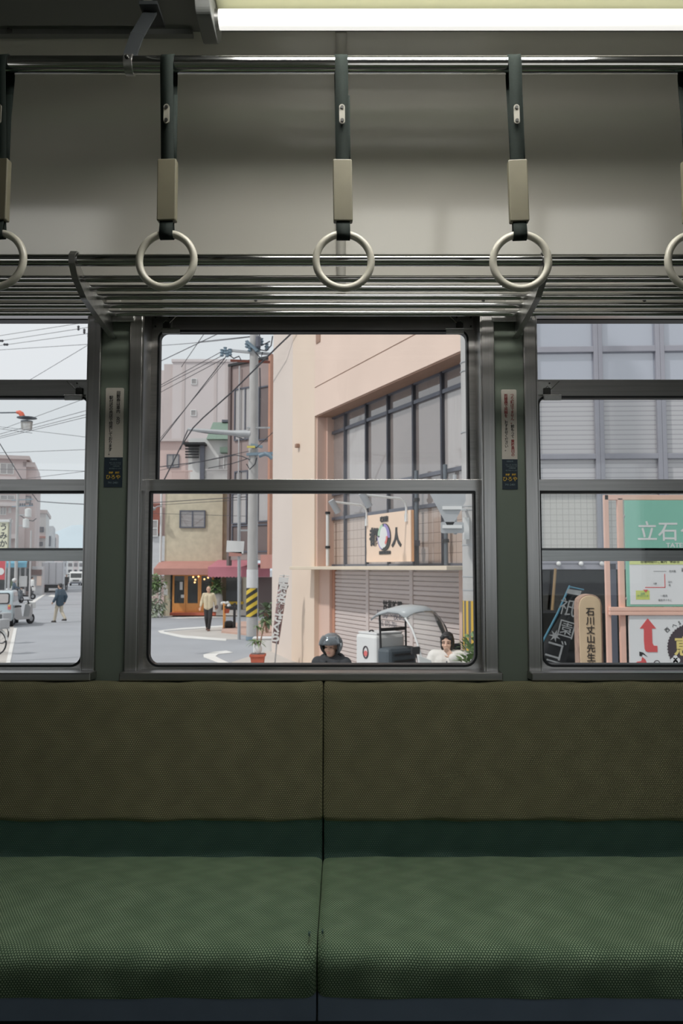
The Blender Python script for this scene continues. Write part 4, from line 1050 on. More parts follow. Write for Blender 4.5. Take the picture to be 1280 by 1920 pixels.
# terracotta planter by the wall with a spiky plant
g = P(483, 1249, 19.0); tp = thing('potted_plant', 'spiky plant in a square terracotta planter at the corner of the peach building', 'plant', g)
q = lambda px, py, dy=0.0: P(px, py, g.y + dy) - g
wpot = q(495, 1240).x - q(468, 1240).x; hp = q(482, 1226).z
pot = M(); a = wpot / 2
def frust(m_, z0, z1, a0, a1): m_.add([(-a0, -a0, z0), (a0, -a0, z0), (a0, a0, z0), (-a0, a0, z0), (-a1, -a1, z1), (a1, -a1, z1), (a1, a1, z1), (-a1, a1, z1)], [(3, 2, 1, 0), (0, 1, 5, 4), (1, 2, 6, 5), (2, 3, 7, 6), (3, 0, 4, 7), (4, 5, 6, 7)])
frust(pot, 0, hp - 0.06, a * 0.78, a * 0.95); frust(pot, hp - 0.06, hp, a * 1.06, a * 1.06); pot.build('planter', m_terra, tp, 0.008)
M().box(-a * 0.9, a * 0.9, -a * 0.9, a * 0.9, hp, hp + 0.01).build('soil', m_brownd, tp)
stm = M(); lf = M(); random.seed(5)
for (px, py) in ((482, 1176), (484, 1205), (477, 1203), (497, 1165)):
    top = q(px, py, random.uniform(-.1, .2)); stm.tube([(0.02, 0, hp), (top.x * 0.5, 0, (hp + top.z) / 2), top], 0.018, 6)
    for k in range(22):
        an = random.uniform(0, 2 * PI); leafblade(lf, top, (math.cos(an), math.sin(an), random.uniform(0.0, 0.9)), random.uniform(.16, .30), 0.018, 0.5)
stm.build('stem', m_soffit, tp); lo2 = lf.build('leaves', m_leaf, tp); lo2['kind'] = 'stuff'
wp = M(); c = q(484, 1216); wp.ball((c.x, -0.1, c.z), (0.10, 0.05, 0.12), 10, 8); wp.build('plastic_bag', m_white, tp)
g2 = G(497, 1226); wb = thing('storage_bin', 'white lidded bin on the pavement behind the terracotta planter', 'bin', g2)
M().box(-0.32, 0.32, -0.2, 0.2, 0, 0.42).build('bin_body', m_white, wb, 0.03); M().box(-0.34, 0.34, -0.22, 0.22, 0.42, 0.47).build('bin_lid', m_concw, wb, 0.02)
bush('slender leafy plant on the corner pavement against the dark shutter', 'kerb_plant', G(500, 1190), (0.25, 0.2, 0.35), 60, 0.28, m_leafd, 8, 'plant', True, 0.85)
bush('low round green bush beside the orange doors', 'bush', G(308, 1153), (0.34, 0.3, 0.26), 240, 0.14, m_leaf, 21)
t = bush('pale ivy climbing the wall at the left end of the awning shop', 'climbing_ivy', G(288, 1158), (0.65, 0.25, 0.95), 520, 0.2, m_leafp, 22, 'plant')
tt = leafcloud((0, -0.1, 1.75), (0.62, 0.25, 0.3), 200, 0.18, 9).build('foliage', m_leaf, t); tt['kind'] = 'stuff'
x, z = fs.at(405, 1099, -0.5); hb = thing('hanging_plant', 'bushy green plant hanging under the maroon awning', 'plant', fs.o + Vector((x, -0.6, z)))
o = leafcloud((0, 0, 0), (0.38, 0.3, 0.28), 260, 0.16, 31).build('foliage', m_leaf, hb); o['kind'] = 'stuff'
M().lathe([(0.12, -0.3), (0.17, -0.1)], n=12).build('basket', m_blackp, hb); M().cyl((0, 0, 0.1), (0, 0, 0.75), 0.012, 6).build('chain', m_blackp, hb)
M().lathe([(0.22, -1.25), (0.3, -0.75), (0.26, -0.45), (0.12, -0.3)], (0.05, 0.1, 0.0), 12).build('jar', m_pave, hb)
g = G(888, 1330); bush('bright green bush at the foot of the striped pole', 'bush', Vector((P(889, 1240, 9.3).x, 9.3, GZ)), (0.20, 0.14, 0.42), 320, 0.10, m_leaf, 41, h=1.22)

# ---------------------------------------------------------------- tall banner leaning by the corner
m_bann = mat('dusty_maroon_banner', C(150, 122, 122), 0.85, noise=(2, 0.1)); 
yb = 19.0; bo = P(516, 1249, yb); bo.z = GZ + 0.1
bn = thing('nobori_banner', 'tall leaning maroon banner with white brush lettering by the corner wall', 'banner', bo)
q = lambda px, py, dy=0.0: P(px, py, yb + dy) - bo
M().tube([q(513, 1270), q(519, 1200), q(531, 1083), q(532, 1078)], 0.018, 8).build('pole', m_grey, bn)
M().tube([q(524, 1079), q(542, 1080)], 0.014, 6).build('top_rod', m_white, bn)
def cloth(pl, pr, n=10, amp=0.03):
    vs = []
    for i in range(n + 1):
        t = i / n
        for j in range(5):
            u = j / 4; p = (pl[0] * (1 - t) + pl[1] * t) * (1 - u) + (pr[0] * (1 - t) + pr[1] * t) * u
            vs.append(p + Vector((0, amp * math.sin(t * 7 + u * 4), 0)))
    fs_ = [(i * 5 + j, i * 5 + j + 1, (i + 1) * 5 + j + 1, (i + 1) * 5 + j) for i in range(n) for j in range(4)]
    return M().add(vs, fs_, True)
o = cloth((q(523, 1082), q(510, 1205)), (q(541, 1083), q(522, 1208))).build('cloth', m_bann, bn); k = o.modifiers.new('t', 'SOLIDIFY'); k.thickness = 0.01
cloth((q(523, 1082, -0.03), q(522, 1092, -0.03)), (q(541, 1083, -0.03), q(540, 1093, -0.03)), 2, 0.0).build('hem', m_white, bn)
for i, ch in enumerate('京名物さくら'):
    c = q(530.5 - i * 2.9, 1103 + i * 18.5, -0.06); text(ch, 0.25, m_white, bn, c, rot=(PI / 2, math.radians(9), 0), bold=0.012)

# ---------------------------------------------------------------- overhead wires
def wire(pts, r=0.018, label='thin dark overhead wire crossing the sky and houses outside', group='overhead wires', sag=0.0):
    vs = [P(a, b, y) for a, b, y in pts]
    if len(vs) == 2:
        a, b = vs; d_ = b - a
        if 255 < pts[0][0] < 275: a = a - d_ * 0.5
        if pts[0][0] < 70 and pts[1][0] == 190: b = b + d_ * 0.3; a = a - d_ * 0.6
        vs = [a + (b - a) * (k / 12) - Vector((0, 0, sag * 4 * (k / 12) * (1 - k / 12))) for k in range(13)]
    o_ = vs[0].copy(); o = M().tube([v - o_ for v in vs], r * 0.8, 6).build('overhead_wire', m_cable, None, loc=o_)
    return tag(o, label, 'wire', group)
wire([(270, 866, 30), (424, 668, 27)], 0.020, 'long dark cable climbing from the lower left to the crossarm insulators'); wire([(270, 858, 31), (425, 674, 27)], 0.012, 'thin cable just below the long dark climbing one')
wire([(300, 915, 25), (308, 899, 25), (338, 839, 26), (362, 802, 26), (381, 783, 25.5), (439, 731, 24), (488, 682, 22), (520, 650, 20.5), (560, 612, 19.5)], 0.026, 'thick slack black cable rising diagonally past the utility pole', None)
for (a, b, c, d), l_ in zip(((270, 739, 414, 660), (270, 742, 416, 667), (270, 752, 420, 672)), ('upper', 'middle', 'lowest')): wire([(a, b, 34), (c, d, YP)], 0.014, l_ + ' of three parallel wires running to the crossarm insulators')
wire([(262, 696, 30), (450, 606, 26)], 0.017, 'wire crossing the top left corner over the apartment roof'); wire([(340, 688, 30), (396, 606, 26)], 0.016, 'short steep wire crossing the one over the apartment roof'); wire([(284, 680, 28), (308, 606, 26)], 0.016, 'steep wire in the top left corner of the middle window'); wire([(280, 670, 28), (300, 606, 26)], 0.012, 'second steep wire, nearest the corner of the middle window')
wire([(262, 646, 34), (468, 632, YP)], 0.014, 'near level wire high across the sky to the pole', sag=0.1); wire([(372, 641, 34), (468, 631, YP)], 0.016, 'short wire under the high level one ending at the pole')
wire([(262, 880, 30), (374, 866, 29), (441, 853, 27.5), (455, 856, 27), (468, 862, YP - 0.3)], 0.022, 'dark bundled cable sagging across the balconies to the pole'); wire([(262, 890, 32), (466, 846, YP - 0.2)], 0.012, 'thin wire under the sagging bundled cable')
wire([(390, 878, 28), (436, 869, 28), (470, 858, YP)], 0.018, 'short cable before the white house balcony'); wire([(352, 806, 27.5), (385, 812, 27), (437, 816, 27), (462, 826, YP - .2)], 0.02, 'cable running along below the sloping lamp arm')
wire([(352, 806, 27.5), (345, 822, 27.5), (338, 842, 27)], 0.025, 'short drop cable at the tip of the lamp arm'); wire([(262, 944, 33), (470, 931, YP)], 0.018, 'dark wire across the stucco wall, upper of the pair'); wire([(262, 949, 33), (470, 936, YP)], 0.012, 'lighter wire just below the dark one on the stucco wall'); wire([(262, 962, 33), (470, 968, YP)], 0.010, 'thin wire level with the shop window')
wire([(478, 688, YP), (560, 618, 21)], 0.012, 'thin wire from the pole to the peach corner, high'); wire([(478, 842, YP), (512, 810, 25)], 0.014, 'thin wire rising right from the lower pole brackets')
LW = ((-30, 634, 190, 600), (-30, 644, 190, 610), (-30, 652, 190, 622), (-30, 658, 190, 644), (40, 722, 190, 632), (60, 784, 190, 736), (-30, 822, 190, 762), (-30, 826, 190, 770), (-30, 829, 190, 775), (40, 805, 190, 823), (-30, 850, 190, 842), (20, 880, 190, 884), (60, 896, 190, 880), (-30, 800, 60, 812))
LL = ('topmost', 'second from the top', 'third from the top', 'fourth from the top', 'steep one ending at the sash rail', 'rising one beside the street lamp', 'upper of three parallel', 'middle of three parallel', 'lowest of three parallel', 'falling one right of the street lamp', 'level one below the street lamp', 'level one over the far apartment roof', 'lowest rising one at the pillar', 'short one behind the street lamp')
for (a, b, c, d), l_ in zip(LW, LL):
    wire([(a, b, 30), (c, d, 24)], 0.010, 'thin wire in the left window, ' + l_, 'wires over the left street')
wire([(-20, 800, 26), (41, 899, 26), (62, 928, 26), (71, 940, 26), (110, 943, 25), (190, 947, 24)], 0.018, 'knotted black cable drooping across the left window', None)
for (px, py) in ((2, 639), (11, 646), (147, 615), (158, 621), (166, 628)):
    v = P(px, py, 28); o = M().lathe([(0.02, -0.09), (0.05, -0.05), (0.035, 0), (0.05, 0.05), (0.02, 0.09)], (0, 0, 0), 8, 'x' if px < 20 else 'z').build('wire_insulator', m_cable, None, loc=v)
    tag(o, 'small dark insulator on a wire, left window, ' + {2: 'highest at the left edge', 11: 'lower one by the left edge', 147: 'leftmost of three by the pillar', 158: 'middle of three by the pillar', 166: 'nearest the pillar'}[px], 'insulator', 'insulators on the wires')

# ---------------------------------------------------------------- RIGHT WINDOW: glazed building, sign frame, post
o = P(988, 1065, 11.6); F2 = Frame((o.x, 11.6, GZ), math.radians(-2.5))
gb = thing('glazed_building', 'grey framed glazed building with blinds behind the orange sign frame', 'building', F2.o, F2.a)
m_lil = mat('lilac_grey_frame', C(158, 158, 166), 0.45, 0.2, noise=(3, 0.05))
m_blind = gridmat('venetian_blind_pane', C(190, 188, 190), C(160, 158, 162), 50.0, 0.014, 0.06, 1.9, pitchz=0.07)
m_skyp = mat('bright_reflecting_pane', C(160, 166, 178), 0.03, spec=0.8, ior=2.1, noise=(0.4, 0.06))
m_wired2 = gridmat('pale_wired_glass', C(200, 196, 190), C(168, 164, 158), 0.088, 0.007, 0.07, 1.7)
b2 = [F2.x(p) for p in (990, 1000, 1129, 1247, 1365, 1483)]
zr = [F2.at(1129, p)[1] for p in (1052, 915, 856, 728, 655, 560)]; ztop = F2.at(1129, 300)[1]
M().box(b2[0], b2[-1], 0.14, 4, zr[0], ztop).build('rear_wall', m_mull, gb)
M().box(b2[0], b2[-1], 0, 4, zr[-1], ztop).build('upper_wall', m_lil, gb)
for i in range(len(b2) - 1):
    a, b = b2[i], b2[i + 1]; wm = M()
    for x, s in ((a, 1), (b, -1)): wm.box(x, x + s * 0.065, -0.04, 0.10, zr[0], zr[-1])
    for z, h in ((zr[0], 0.04), (zr[1], 0.045), (zr[2], 0.04), (zr[3], 0.05), (zr[4], 0.045), (zr[5], 0.04)): wm.box(a, b, -0.03, 0.10, z - h, z + h)
    wn = wm.build('window', m_lil if i else m_mull, gb, 0.008)
    for j, mm in enumerate((m_wired2, m_blind, m_blind, m_skyp, m_skyp)):
        M().box(a + 0.065, b - 0.065, 0.03, 0.05, zr[j] + 0.04, zr[j + 1] - 0.04).build('pane', mm, wn)
# dark shop below the glass
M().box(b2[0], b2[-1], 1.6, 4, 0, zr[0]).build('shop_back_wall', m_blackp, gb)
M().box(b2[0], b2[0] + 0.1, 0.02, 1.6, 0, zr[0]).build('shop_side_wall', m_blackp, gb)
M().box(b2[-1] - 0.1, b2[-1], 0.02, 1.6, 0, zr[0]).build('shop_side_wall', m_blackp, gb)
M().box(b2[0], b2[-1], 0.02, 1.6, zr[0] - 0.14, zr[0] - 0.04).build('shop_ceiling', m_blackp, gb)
M().box(b2[0], b2[-1], -0.02, 0.06, zr[0] - 0.12, zr[0] - 0.04).build('lintel', m_lil, gb)
for px in (1147, 1249): x = F2.x(px); M().box(x - 0.05, x + 0.05, -0.02, 0.08, 0, zr[0]).build('shop_mullion', m_mull, gb)
M().box(b2[0] + 0.1, b2[-1] - 0.1, 0.02, 0.035, 0.06, zr[0] - 0.14).build('shop_glass', glassmat('shop_window_glass', (0.55, 0.57, 0.58, 1), 1.5), gb)
M().box(b2[0] + 0.1, b2[-1] - 0.1, 0.0, 0.06, F2.at(1050, 1147)[1] - 0.02, F2.at(1050, 1147)[1] + 0.02).build('shop_rail', m_blackp, gb)
for px in (1047, 1089, 1128): x, z = F2.at(px, 1057, -0.06); M().ball((x, -0.06, z), 0.035, 10, 8).build('globe_lamp', m_white, gb)
a = F2.at(1041, 1066, -0.1); b = F2.at(1035, 1144, -0.1); M().cyl((a[0], -0.1, a[1]), (b[0], -0.1, b[1]), 0.02, 8).build('bamboo_rod', mat('bamboo', C(150, 124, 88), 0.6, noise=(6, 0.1)), gb)

# black banner with white marks
yb = 8.6; bo = P(1010, 1215, yb); bo.z = GZ
kb = thing('nobori_banner', 'black banner with white characters and a maple leaf leaning on a blue pole', 'banner', bo)
q = lambda px, py, dy=0.0: P(px, py, yb + dy) - bo
m_bblk = mat('black_banner_cloth', C(36, 38, 40), 0.85, noise=(3, 0.15)); m_bpole = mat('blue_banner_pole', C(70, 120, 140), 0.5, noise=(6, 0.05)); m_chalk = mat('faded_white_print', C(140, 142, 142), 0.85, noise=(20, 0.15))
M().tube([q(990, 1290), q(1016, 1205), q(1046, 1148), q(1068, 1098)], 0.012, 8).build('pole', m_bpole, kb)
M().tube([q(1066, 1100), q(1094, 1106)], 0.010, 6).build('top_rod', m_bpole, kb)
o = cloth((q(1064, 1104), q(985, 1282)), (q(1092, 1108), q(1050, 1290)), 12, 0.02).build('cloth', m_bblk, kb); k = o.modifiers.new('t', 'SOLIDIFY'); k.thickness = 0.006
cloth((q(1064, 1104, -0.03), q(1061, 1112, -0.03)), (q(1090, 1108, -0.03), q(1087, 1117, -0.03)), 2, 0.0).build('hem', m_chalk, kb)
for ch, px, py, s in (('祇', 1064, 1141, 0.20), ('園', 1061, 1182, 0.20), ('ゴ', 1039, 1221, 0.24), ('マ', 1035, 1252, 0.2)):
    text(ch, s, m_chalk, kb, q(px, py, -0.05), rot=(PI / 2, math.radians(16), 0))
lfp = []
for k in range(14):
    an = math.radians(20 + 360 * k / 14 + 70); rr = 0.066 if k % 2 == 0 else 0.024
    lfp.append((rr * math.cos(an), rr * math.sin(an)))
o = M().xz(lfp, -0.003, 0.003).build('leaf_mark', m_chalk, kb, loc=q(1040, 1192, -0.05), rot=(0, math.radians(20), 0))

# wooden marker post with a rounded top
yb = 6.6; bo = P(1106, 1200, yb); bo.z = GZ
mp = thing('marker_post', 'pale wooden marker post with rounded bark edged top and black upright characters', 'post', bo)
m_post = mat('weathered_marker_wood', C(218, 196, 164), 0.8, noise=(7, 0.10), bump=(30, 0.2), stretch=(1, 1, 0.3)); m_bark = mat('bark_edge', C(168, 140, 124), 0.9, noise=(16, 0.2), bump=(40, 0.5))
q = lambda px, py, dy=0.0: P(px, py, yb + dy) - bo
def postpoly(ins, sd):
    random.seed(sd); L_, R_, T_ = q(1083, 1160).x + ins, q(1129, 1160).x - ins, q(1106, 1114).z - ins
    pts = []; zs = q(1106, 1137).z
    for k in range(8): z = zs * k / 8; pts.append((R_ + random.uniform(-.003, .003), z))
    for k in range(13):
        a = PI * k / 12; pts.append(((L_ + R_) / 2 + (R_ - L_) / 2 * math.cos(a) * (1 + random.uniform(-.03, .03)), zs + (T_ - zs) * math.sin(a) ** 0.8))
    for k in range(7, -1, -1): z = zs * k / 8; pts.append((L_ + random.uniform(-.004, .004), z))
    return pts
M().xz(postpoly(0.0, 4), 0.0, 0.12).build('post_body', m_bark, mp, 0.01); M().xz(postpoly(0.012, 7), -0.008, 0.02).build('post_face', m_post, mp, 0.004)
text(V('石川丈山先生墓所'), 0.073, m_blk, mp, q(1107.5, 1208, -0.012), line=1.02, bold=0.0012)

# orange pipe frame with station notice boards
yb = 6.3; bo = P(1139, 1065, yb); bo.z = GZ
of = thing('notice_frame', 'orange pink square tube frame carrying notice boards', 'frame', bo)
m_org = mat('salmon_frame_paint', C(234, 190, 172), 0.55, noise=(4, 0.06))
q = lambda px, py, dy=0.0: P(px, py, yb + dy) - bo
X = lambda px, dy=0.0: q(px, 1065, dy).x
Z = lambda py, dy=0.0: q(1140, py, dy).z
ztp = Z(928)
M().box(X(1135), X(1143.5), 0, 0.035, 0, ztp).build('post', m_org, of, 0.003); M().box(X(1160.5), X(1170.5), 0.0, 0.04, 0, Z(934)).build('post', m_org, of, 0.003)
M().box(X(1136), X(1420), 0, 0.035, Z(937.5), ztp).build('top_rail', m_org, of, 0.003)
for a, b in ((1145.5, 1138), (1153, 1146)): M().box(X(1138), X(1420), -0.04, 0.0, Z(a), Z(b)).build('mid_rail', m_org, of, 0.003)
M().box(X(1410), X(1420), 0, 0.035, 0, ztp).build('post', m_org, of, 0.003)
for py in (967, 1122): M().cyl((X(1171), -0.01, Z(py)), (X(1178), -0.01, Z(py)), 0.012, 8).build('board_clip', m_grey, of)
# upper board
m_gbrd = mat('mint_green_board', C(140, 198, 178), 0.5, noise=(1.5, 0.03)); m_gedge = mat('green_border', C(104, 176, 150), 0.5, noise=(2, 0.03)); m_lime = mat('lime_band', C(214, 222, 150), 0.5, noise=(2, 0.03)); m_wbrd = mat('white_board', C(228, 228, 228), 0.5, noise=(2, 0.02))
m_gtxt = mat('grey_print', C(130, 130, 132), 0.6, noise=(20, 0.05)); m_rtxt = mat('red_print', C(214, 92, 92), 0.6, noise=(8, 0.04)); m_limet = mat('lime_print', C(206, 214, 120), 0.6, noise=(8, 0.05))
ba = thing('clinic_board', 'green and white clinic notice board with large white characters and small map', 'board', bo + Vector((0, -0.012, 0)))
M().box(X(1172), X(1400), -0.012, 0.010, Z(1137), Z(938.5)).build('board', m_gbrd, ba, 0.002)
M().box(X(1177.5), X(1394), -0.015, -0.012, Z(1133), Z(1053)).build('map_panel', m_wbrd, ba); M().box(X(1177.5), X(1394), -0.017, -0.014, Z(1058.5), Z(1051)).build('lime_band', m_lime, ba)
text('立石クリニック', 0.165, m_white, ba, (X(1193), -0.013, Z(999)), align='LEFT', bold=0.0015, sx=1.0)
text('TATEISHI CLINIC', 0.050, m_white, ba, (X(1247), -0.013, Z(1023)), align='LEFT', bold=0.001, sx=1.1)
text('診療時間のご案内   休診日', 0.026, m_blk, ba, (X(1198), -0.018, Z(1053.5)), align='LEFT')
rp = lambda x0, y0, x1, y1, mm, nm='map_mark', y=-0.016: M().box(X(x0), X(x1), y, y + 0.0015, Z(y1), Z(y0)).build(nm, mm, ba)
rp(1242, 1076, 1243.4, 1102, m_rtxt); rp(1205.5, 1100.5, 1243, 1102, m_rtxt); rp(1188, 1107, 1213.5, 1124, m_limet); rp(1216.5, 1079, 1235.5, 1097, m_wbrd)
rp(1222, 1070.8, 1246, 1071.6, m_gtxt)
M().xz([(X(1202), Z(1105.5)), (X(1210.5), Z(1105.5)), (X(1206.2), Z(1110.5))], -0.019, -0.0155).build('map_arrow', m_rtxt, ba)
for s, px, py, sz, mm in (('北大路', 1257, 1071, 0.018, m_gtxt), ('診', 1278, 1069, 0.034, m_blk), ('療', 1284, 1084, 0.034, m_blk), ('白川', 1252, 1091, 0.016, m_gtxt), ('通', 1251, 1097, 0.016, m_gtxt), ('一乗寺', 1240, 1117, 0.018, m_gtxt), ('徒歩すぐそこ', 1242, 1125, 0.018, m_gtxt), ('立石\nクリニック', 1200.5, 1115, 0.018, m_gedge), ('公園', 1224, 1094, 0.014, m_gtxt)):
    text(s, sz, mm, ba, (X(px), -0.018, Z(py)))
# lower board
bb = thing('shop_board', 'white notice board with a large red arrow and a dark jagged badge', 'board', bo + Vector((0, -0.012, 0)))
M().xz(rrect(X(1174.5), X(1400), 0.55, Z(1153.5), 0.012), -0.012, 0.010).build('board', m_wbrd, bb)
ar = [(1209, 1159), (1224, 1178), (1216.3, 1178), (1216.5, 1205), (1219, 1210), (1225.5, 1210.5), (1225.5, 1222), (1208, 1222), (1204, 1220.5), (1202, 1216), (1201, 1200), (1201.5, 1178), (1194, 1178)]
M().xz([(X(a), Z(b)) for a, b in ar], -0.015, -0.012).build('arrow', m_rtxt, bb)
cxp, czp, rad = X(1288), Z(1214), X(1286) - X(1241.5)
pts = []
for k in range(96):
    a = 2 * PI * k / 96; r_ = rad * (1.0 if k % 2 else 0.955); pts.append((cxp + r_ * math.cos(a), czp + r_ * math.sin(a)))
m_badge = mat('dark_plum_badge', C(74, 64, 70), 0.6, noise=(4, 0.05)); m_cream = mat('cream_yellow_print', C(228, 208, 130), 0.6, noise=(6, 0.04)); m_pinkp = mat('pink_print', C(236, 196, 214), 0.6, noise=(6, 0.04))
M().xz(pts, -0.016, -0.012).build('badge', m_badge, bb)
text('恵', 0.155, m_cream, bb, (X(1274.5), -0.017, Z(1214)), bold=0.004); text('文', 0.13, m_cream, bb, (X(1302), -0.017, Z(1210)), bold=0.003)
for ch, px, py, rz in (('西', 1245, 1181, 40), ('へ', 1258, 1173, 30), ('5', 1268, 1168, 18), ('分', 1279, 1165.5, 8)):
    text(ch, 0.040, m_blk, bb, (X(px), -0.014, Z(py)), rot=(PI / 2, math.radians(-rz), 0))
for (px, py, rr_, mm) in ((1258, 1232, 0.018, m_wbrd), (1254, 1237, 0.02, m_wbrd), (1262, 1237, 0.02, m_wbrd), (1258, 1241, 0.02, m_wbrd), (1282, 1243, 0.03, m_pinkp)):
    M().lathe([(rr_, -0.018), (rr_, -0.0165)], (X(px), 0, Z(py)), 16, 'y').build('flower_print', mm, bb)
M().xz([(X(1186), Z(1242)), (X(1205), Z(1242)), (X(1203), Z(1236)), (X(1197), Z(1231)), (X(1195), Z(1239)), (X(1187), Z(1240))], -0.014, -0.012).build('red_mark', m_rtxt, bb)
M().xz([(X(1192), Z(1221)), (X(1199), Z(1223)), (X(1207), Z(1231)), (X(1198), Z(1226)), (X(1196), Z(1230)), (X(1192), Z(1229))], -0.014, -0.012).build('black_mark', m_blk, bb)
M().tube([(X(1224) + 0.022 * math.cos(a), -0.013, Z(1243) + 0.022 * math.sin(a)) for a in [2 * PI * k / 20 for k in range(20)]], 0.003, 6, closed=True).build('ring_mark', m_badge, bb)
# ---------------------------------------------------------------- LEFT WINDOW: the long street
m_hill = mat('haze_tinted_hill_woods', C(196, 208, 216), 0.95, noise=(0.01, 0.05))  # distance haze is put into this pale base colour
hp_ = M(); random.seed(2); ys = 900.0
ridge = [(-500, 1010), (-200, 1000), (40, 996), (70, 1001), (95, 1003), (108, 996), (122, 990), (134, 985), (150, 984), (165, 987), (200, 992), (400, 1004), (800, 1015), (1500, 1012), (2000, 1020)]
tops = [P(a, b, ys) for a, b in ridge]; n = len(tops)
vs = [(t.x, ys - 200, GZ) for t in tops] + [(t.x, t.y, t.z) for t in tops] + [(t.x, ys + 250, GZ) for t in tops]
hp_.add(vs, [(k * n + i, k * n + i + 1, (k + 1) * n + i + 1, (k + 1) * n + i) for k in range(2) for i in range(n - 1)], True)
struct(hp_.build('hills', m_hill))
m_hapt = mat('brown_pink_apartment_wall', C(212, 198, 196), 0.85, noise=(0.3, 0.05))
fr, r, x1, zt = bld('tall brown pink apartment block with balconies at the left end of the street', 'apartment_block', -70, 44, 858, 76, 12, m_hapt, 0.313)
M().box(-0.4, x1 + 0.3, -0.5, 12, zt, zt + 0.35).build('roof_slab', m_aptd, r)
slab(fr, r, 'side_wing', 44, 876, 63, 1060, 0.5, 10, m_hapt); slab(fr, r, 'wing_roof', 43, 866, 65, 876, 0.0, 10, m_aptd)
for (a, b, c, d) in ((-30, 868, -4, 890), (0, 868, 26, 890), (-30, 929, -6, 940), (0, 928, 28, 938), (0, 948, 12, 966), (16, 952, 21, 962)):
    win(fr, r, a, b, c, d, 2, 1, m_white, m_pane, fw=0.08)
for (py) in (891, 940, 1000): slab(fr, r, 'balcony_front', -60, py, 31, py + 9, -1.0, -0.8, m_apt); slab(fr, r, 'balcony_floor', -60, py + 8, 31, py + 10, -1.0, 0, m_aptd)
win(fr, r, 47, 930, 58, 944, 1, 1, m_mull, m_pane, off=0.5, fw=0.08)
m_pw = mat('pale_grey_street_wall', C(216, 214, 212), 0.85, noise=(0.3, 0.04))
fr, r, x1, zt = bld('white rendered house down the street behind the transformer boxes', 'house', 57, 84, 962, 92, 9, m_pw, 0.313)
M().box(-0.1, x1 + 0.1, -0.1, 12, zt, zt + 0.4).build('parapet', m_aptd, r); slab(fr, r, 'red_ledge', 60, 1005, 85, 1009, -0.4, 0, m_awn1)
win(fr, r, 74, 988, 82, 998, 1, 1, m_mull, m_pane, fw=0.15); win(fr, r, 64, 1016, 80, 1024, 3, 1, m_mull, m_pane, fw=0.12)
fr, r, x1, zt = bld('narrow grey building farther down the street, second step of the row', 'house', 84, 98, 986, 115, 9, m_siding, 0.313)
win(fr, r, 86, 1005, 95, 1024, 1, 2, m_mull, m_pane, fw=0.2)
fr, r, x1, zt = bld('farthest tall grey building at the end of the left row', 'house', 97, 106, 1001, 145, 10, m_apt, 0.313)
win(fr, r, 99, 1008, 104, 1026, 1, 3, m_mull, m_pane, fw=0.2)
random.seed(12)
for i, (a, b, t, yy, mm, nm) in enumerate(((107, 116, 1044, 200, m_apt, 'pinkish'), (116, 125, 1050, 260, m_siding, 'grey'), (126, 137, 1042, 320, m_pw, 'tall white'), (137, 147, 1050, 290, m_apt, 'low rose'), (147, 158, 1045, 250, m_whiteh, 'white right hand'), (158, 178, 1044, 215, m_brown, 'mauve right hand'))):
    fr, r, x1, zt = bld('%s house in the far distance of the street' % nm, 'far_house', a, b, t, yy, 6, mm, 0.313)
    M().box(-0.2, x1 + 0.2, -0.3, 12, zt, zt + 0.5).build('roof', m_mull, r)
    win(fr, r, a + 2, 1056, b - 2, 1062, 2, 1, m_mull, m_pane, fw=0.15); win(fr, r, a + 2, 1068, b - 3, 1076, 2, 1, m_mull, m_dkglass, fw=0.15)
# shop row
fr, r, x1, zt = bld('row of open shopfronts with a blue awning on the left pavement', 'shop_row', -70, 60, 1040, 69, 6, m_brown, 0.313)
m_blueaw = mat('blue_awning_canvas', C(112, 168, 190), 0.8, noise=(3, 0.05)); m_banr = mat('red_banner_cloth', C(206, 84, 92), 0.8, noise=(2, 0.05))
slab(fr, r, 'shop_opening', -60, 1066, 57, 1108, -0.05, 0.0, m_dkglass)
for (px) in (-30, -5, 16, 38, 48, 57): x = fr.x(px); M().box(x - 0.08, x + 0.08, -0.12, 0, 0, zt).build('shop_post', m_rail, r)
x0, z1 = fr.at(10, 1046, -0.1); x2, z0 = fr.at(50, 1064, -1.4); _, zm = fr.at(10, 1056, -1.4)
M().prism([(0, z1), (-1.4, zm), (-1.4, z0), (-1.36, z0), (-1.3, zm - 0.05), (0, z1 - 0.1)], lambda a, b, t: (t, a, b), x0, x2).build('awning', m_blueaw, r)
slab(fr, r, 'brown_sign', 58, 1068, 78, 1078, -0.3, 0.0, mat('brown_sign_panel', C(110, 86, 82), 0.6, noise=(2, 0.05)))
slab(fr, r, 'display_shelf', 36, 1080, 50, 1100, -0.7, -0.1, m_whiteh); slab(fr, r, 'display_shelf', 20, 1088, 33, 1108, -0.8, -0.1, m_leafd); slab(fr, r, 'poster', 69, 1080, 77, 1098, -0.2, 0.0, m_peach)
x = fr.x(60); M().box(x, x + 0.9, 0, 4, 0, fr.at(60, 1062)[1]).build('side_shop', m_siding, r)
v = P(5, 1066, 45); rbn = thing('red_banner', 'red hanging banner with a white disc at the left edge', 'banner', v)
qq = lambda px, py: P(px, py, 45) - v
M().xz([(qq(-14, 1065).x, qq(0, 1086).z), (qq(9.5, 1065).x, qq(0, 1087).z), (qq(10.5, 1065).x, qq(0, 1040).z), (qq(-14, 1065).x, qq(0, 1040).z)], -0.03, 0.03).build('cloth', m_banr, rbn)
M().lathe([(0.20, -0.05), (0.20, -0.03)], (qq(2, 1065).x, 0, qq(0, 1071.5).z), 16, 'y').build('white_disc', m_white, rbn); M().cyl((qq(11, 1065).x, 0, qq(0, 1120).z), (qq(11, 1065).x, 0, qq(0, 1036).z), 0.04, 8).build('banner_pole', m_grey, rbn)
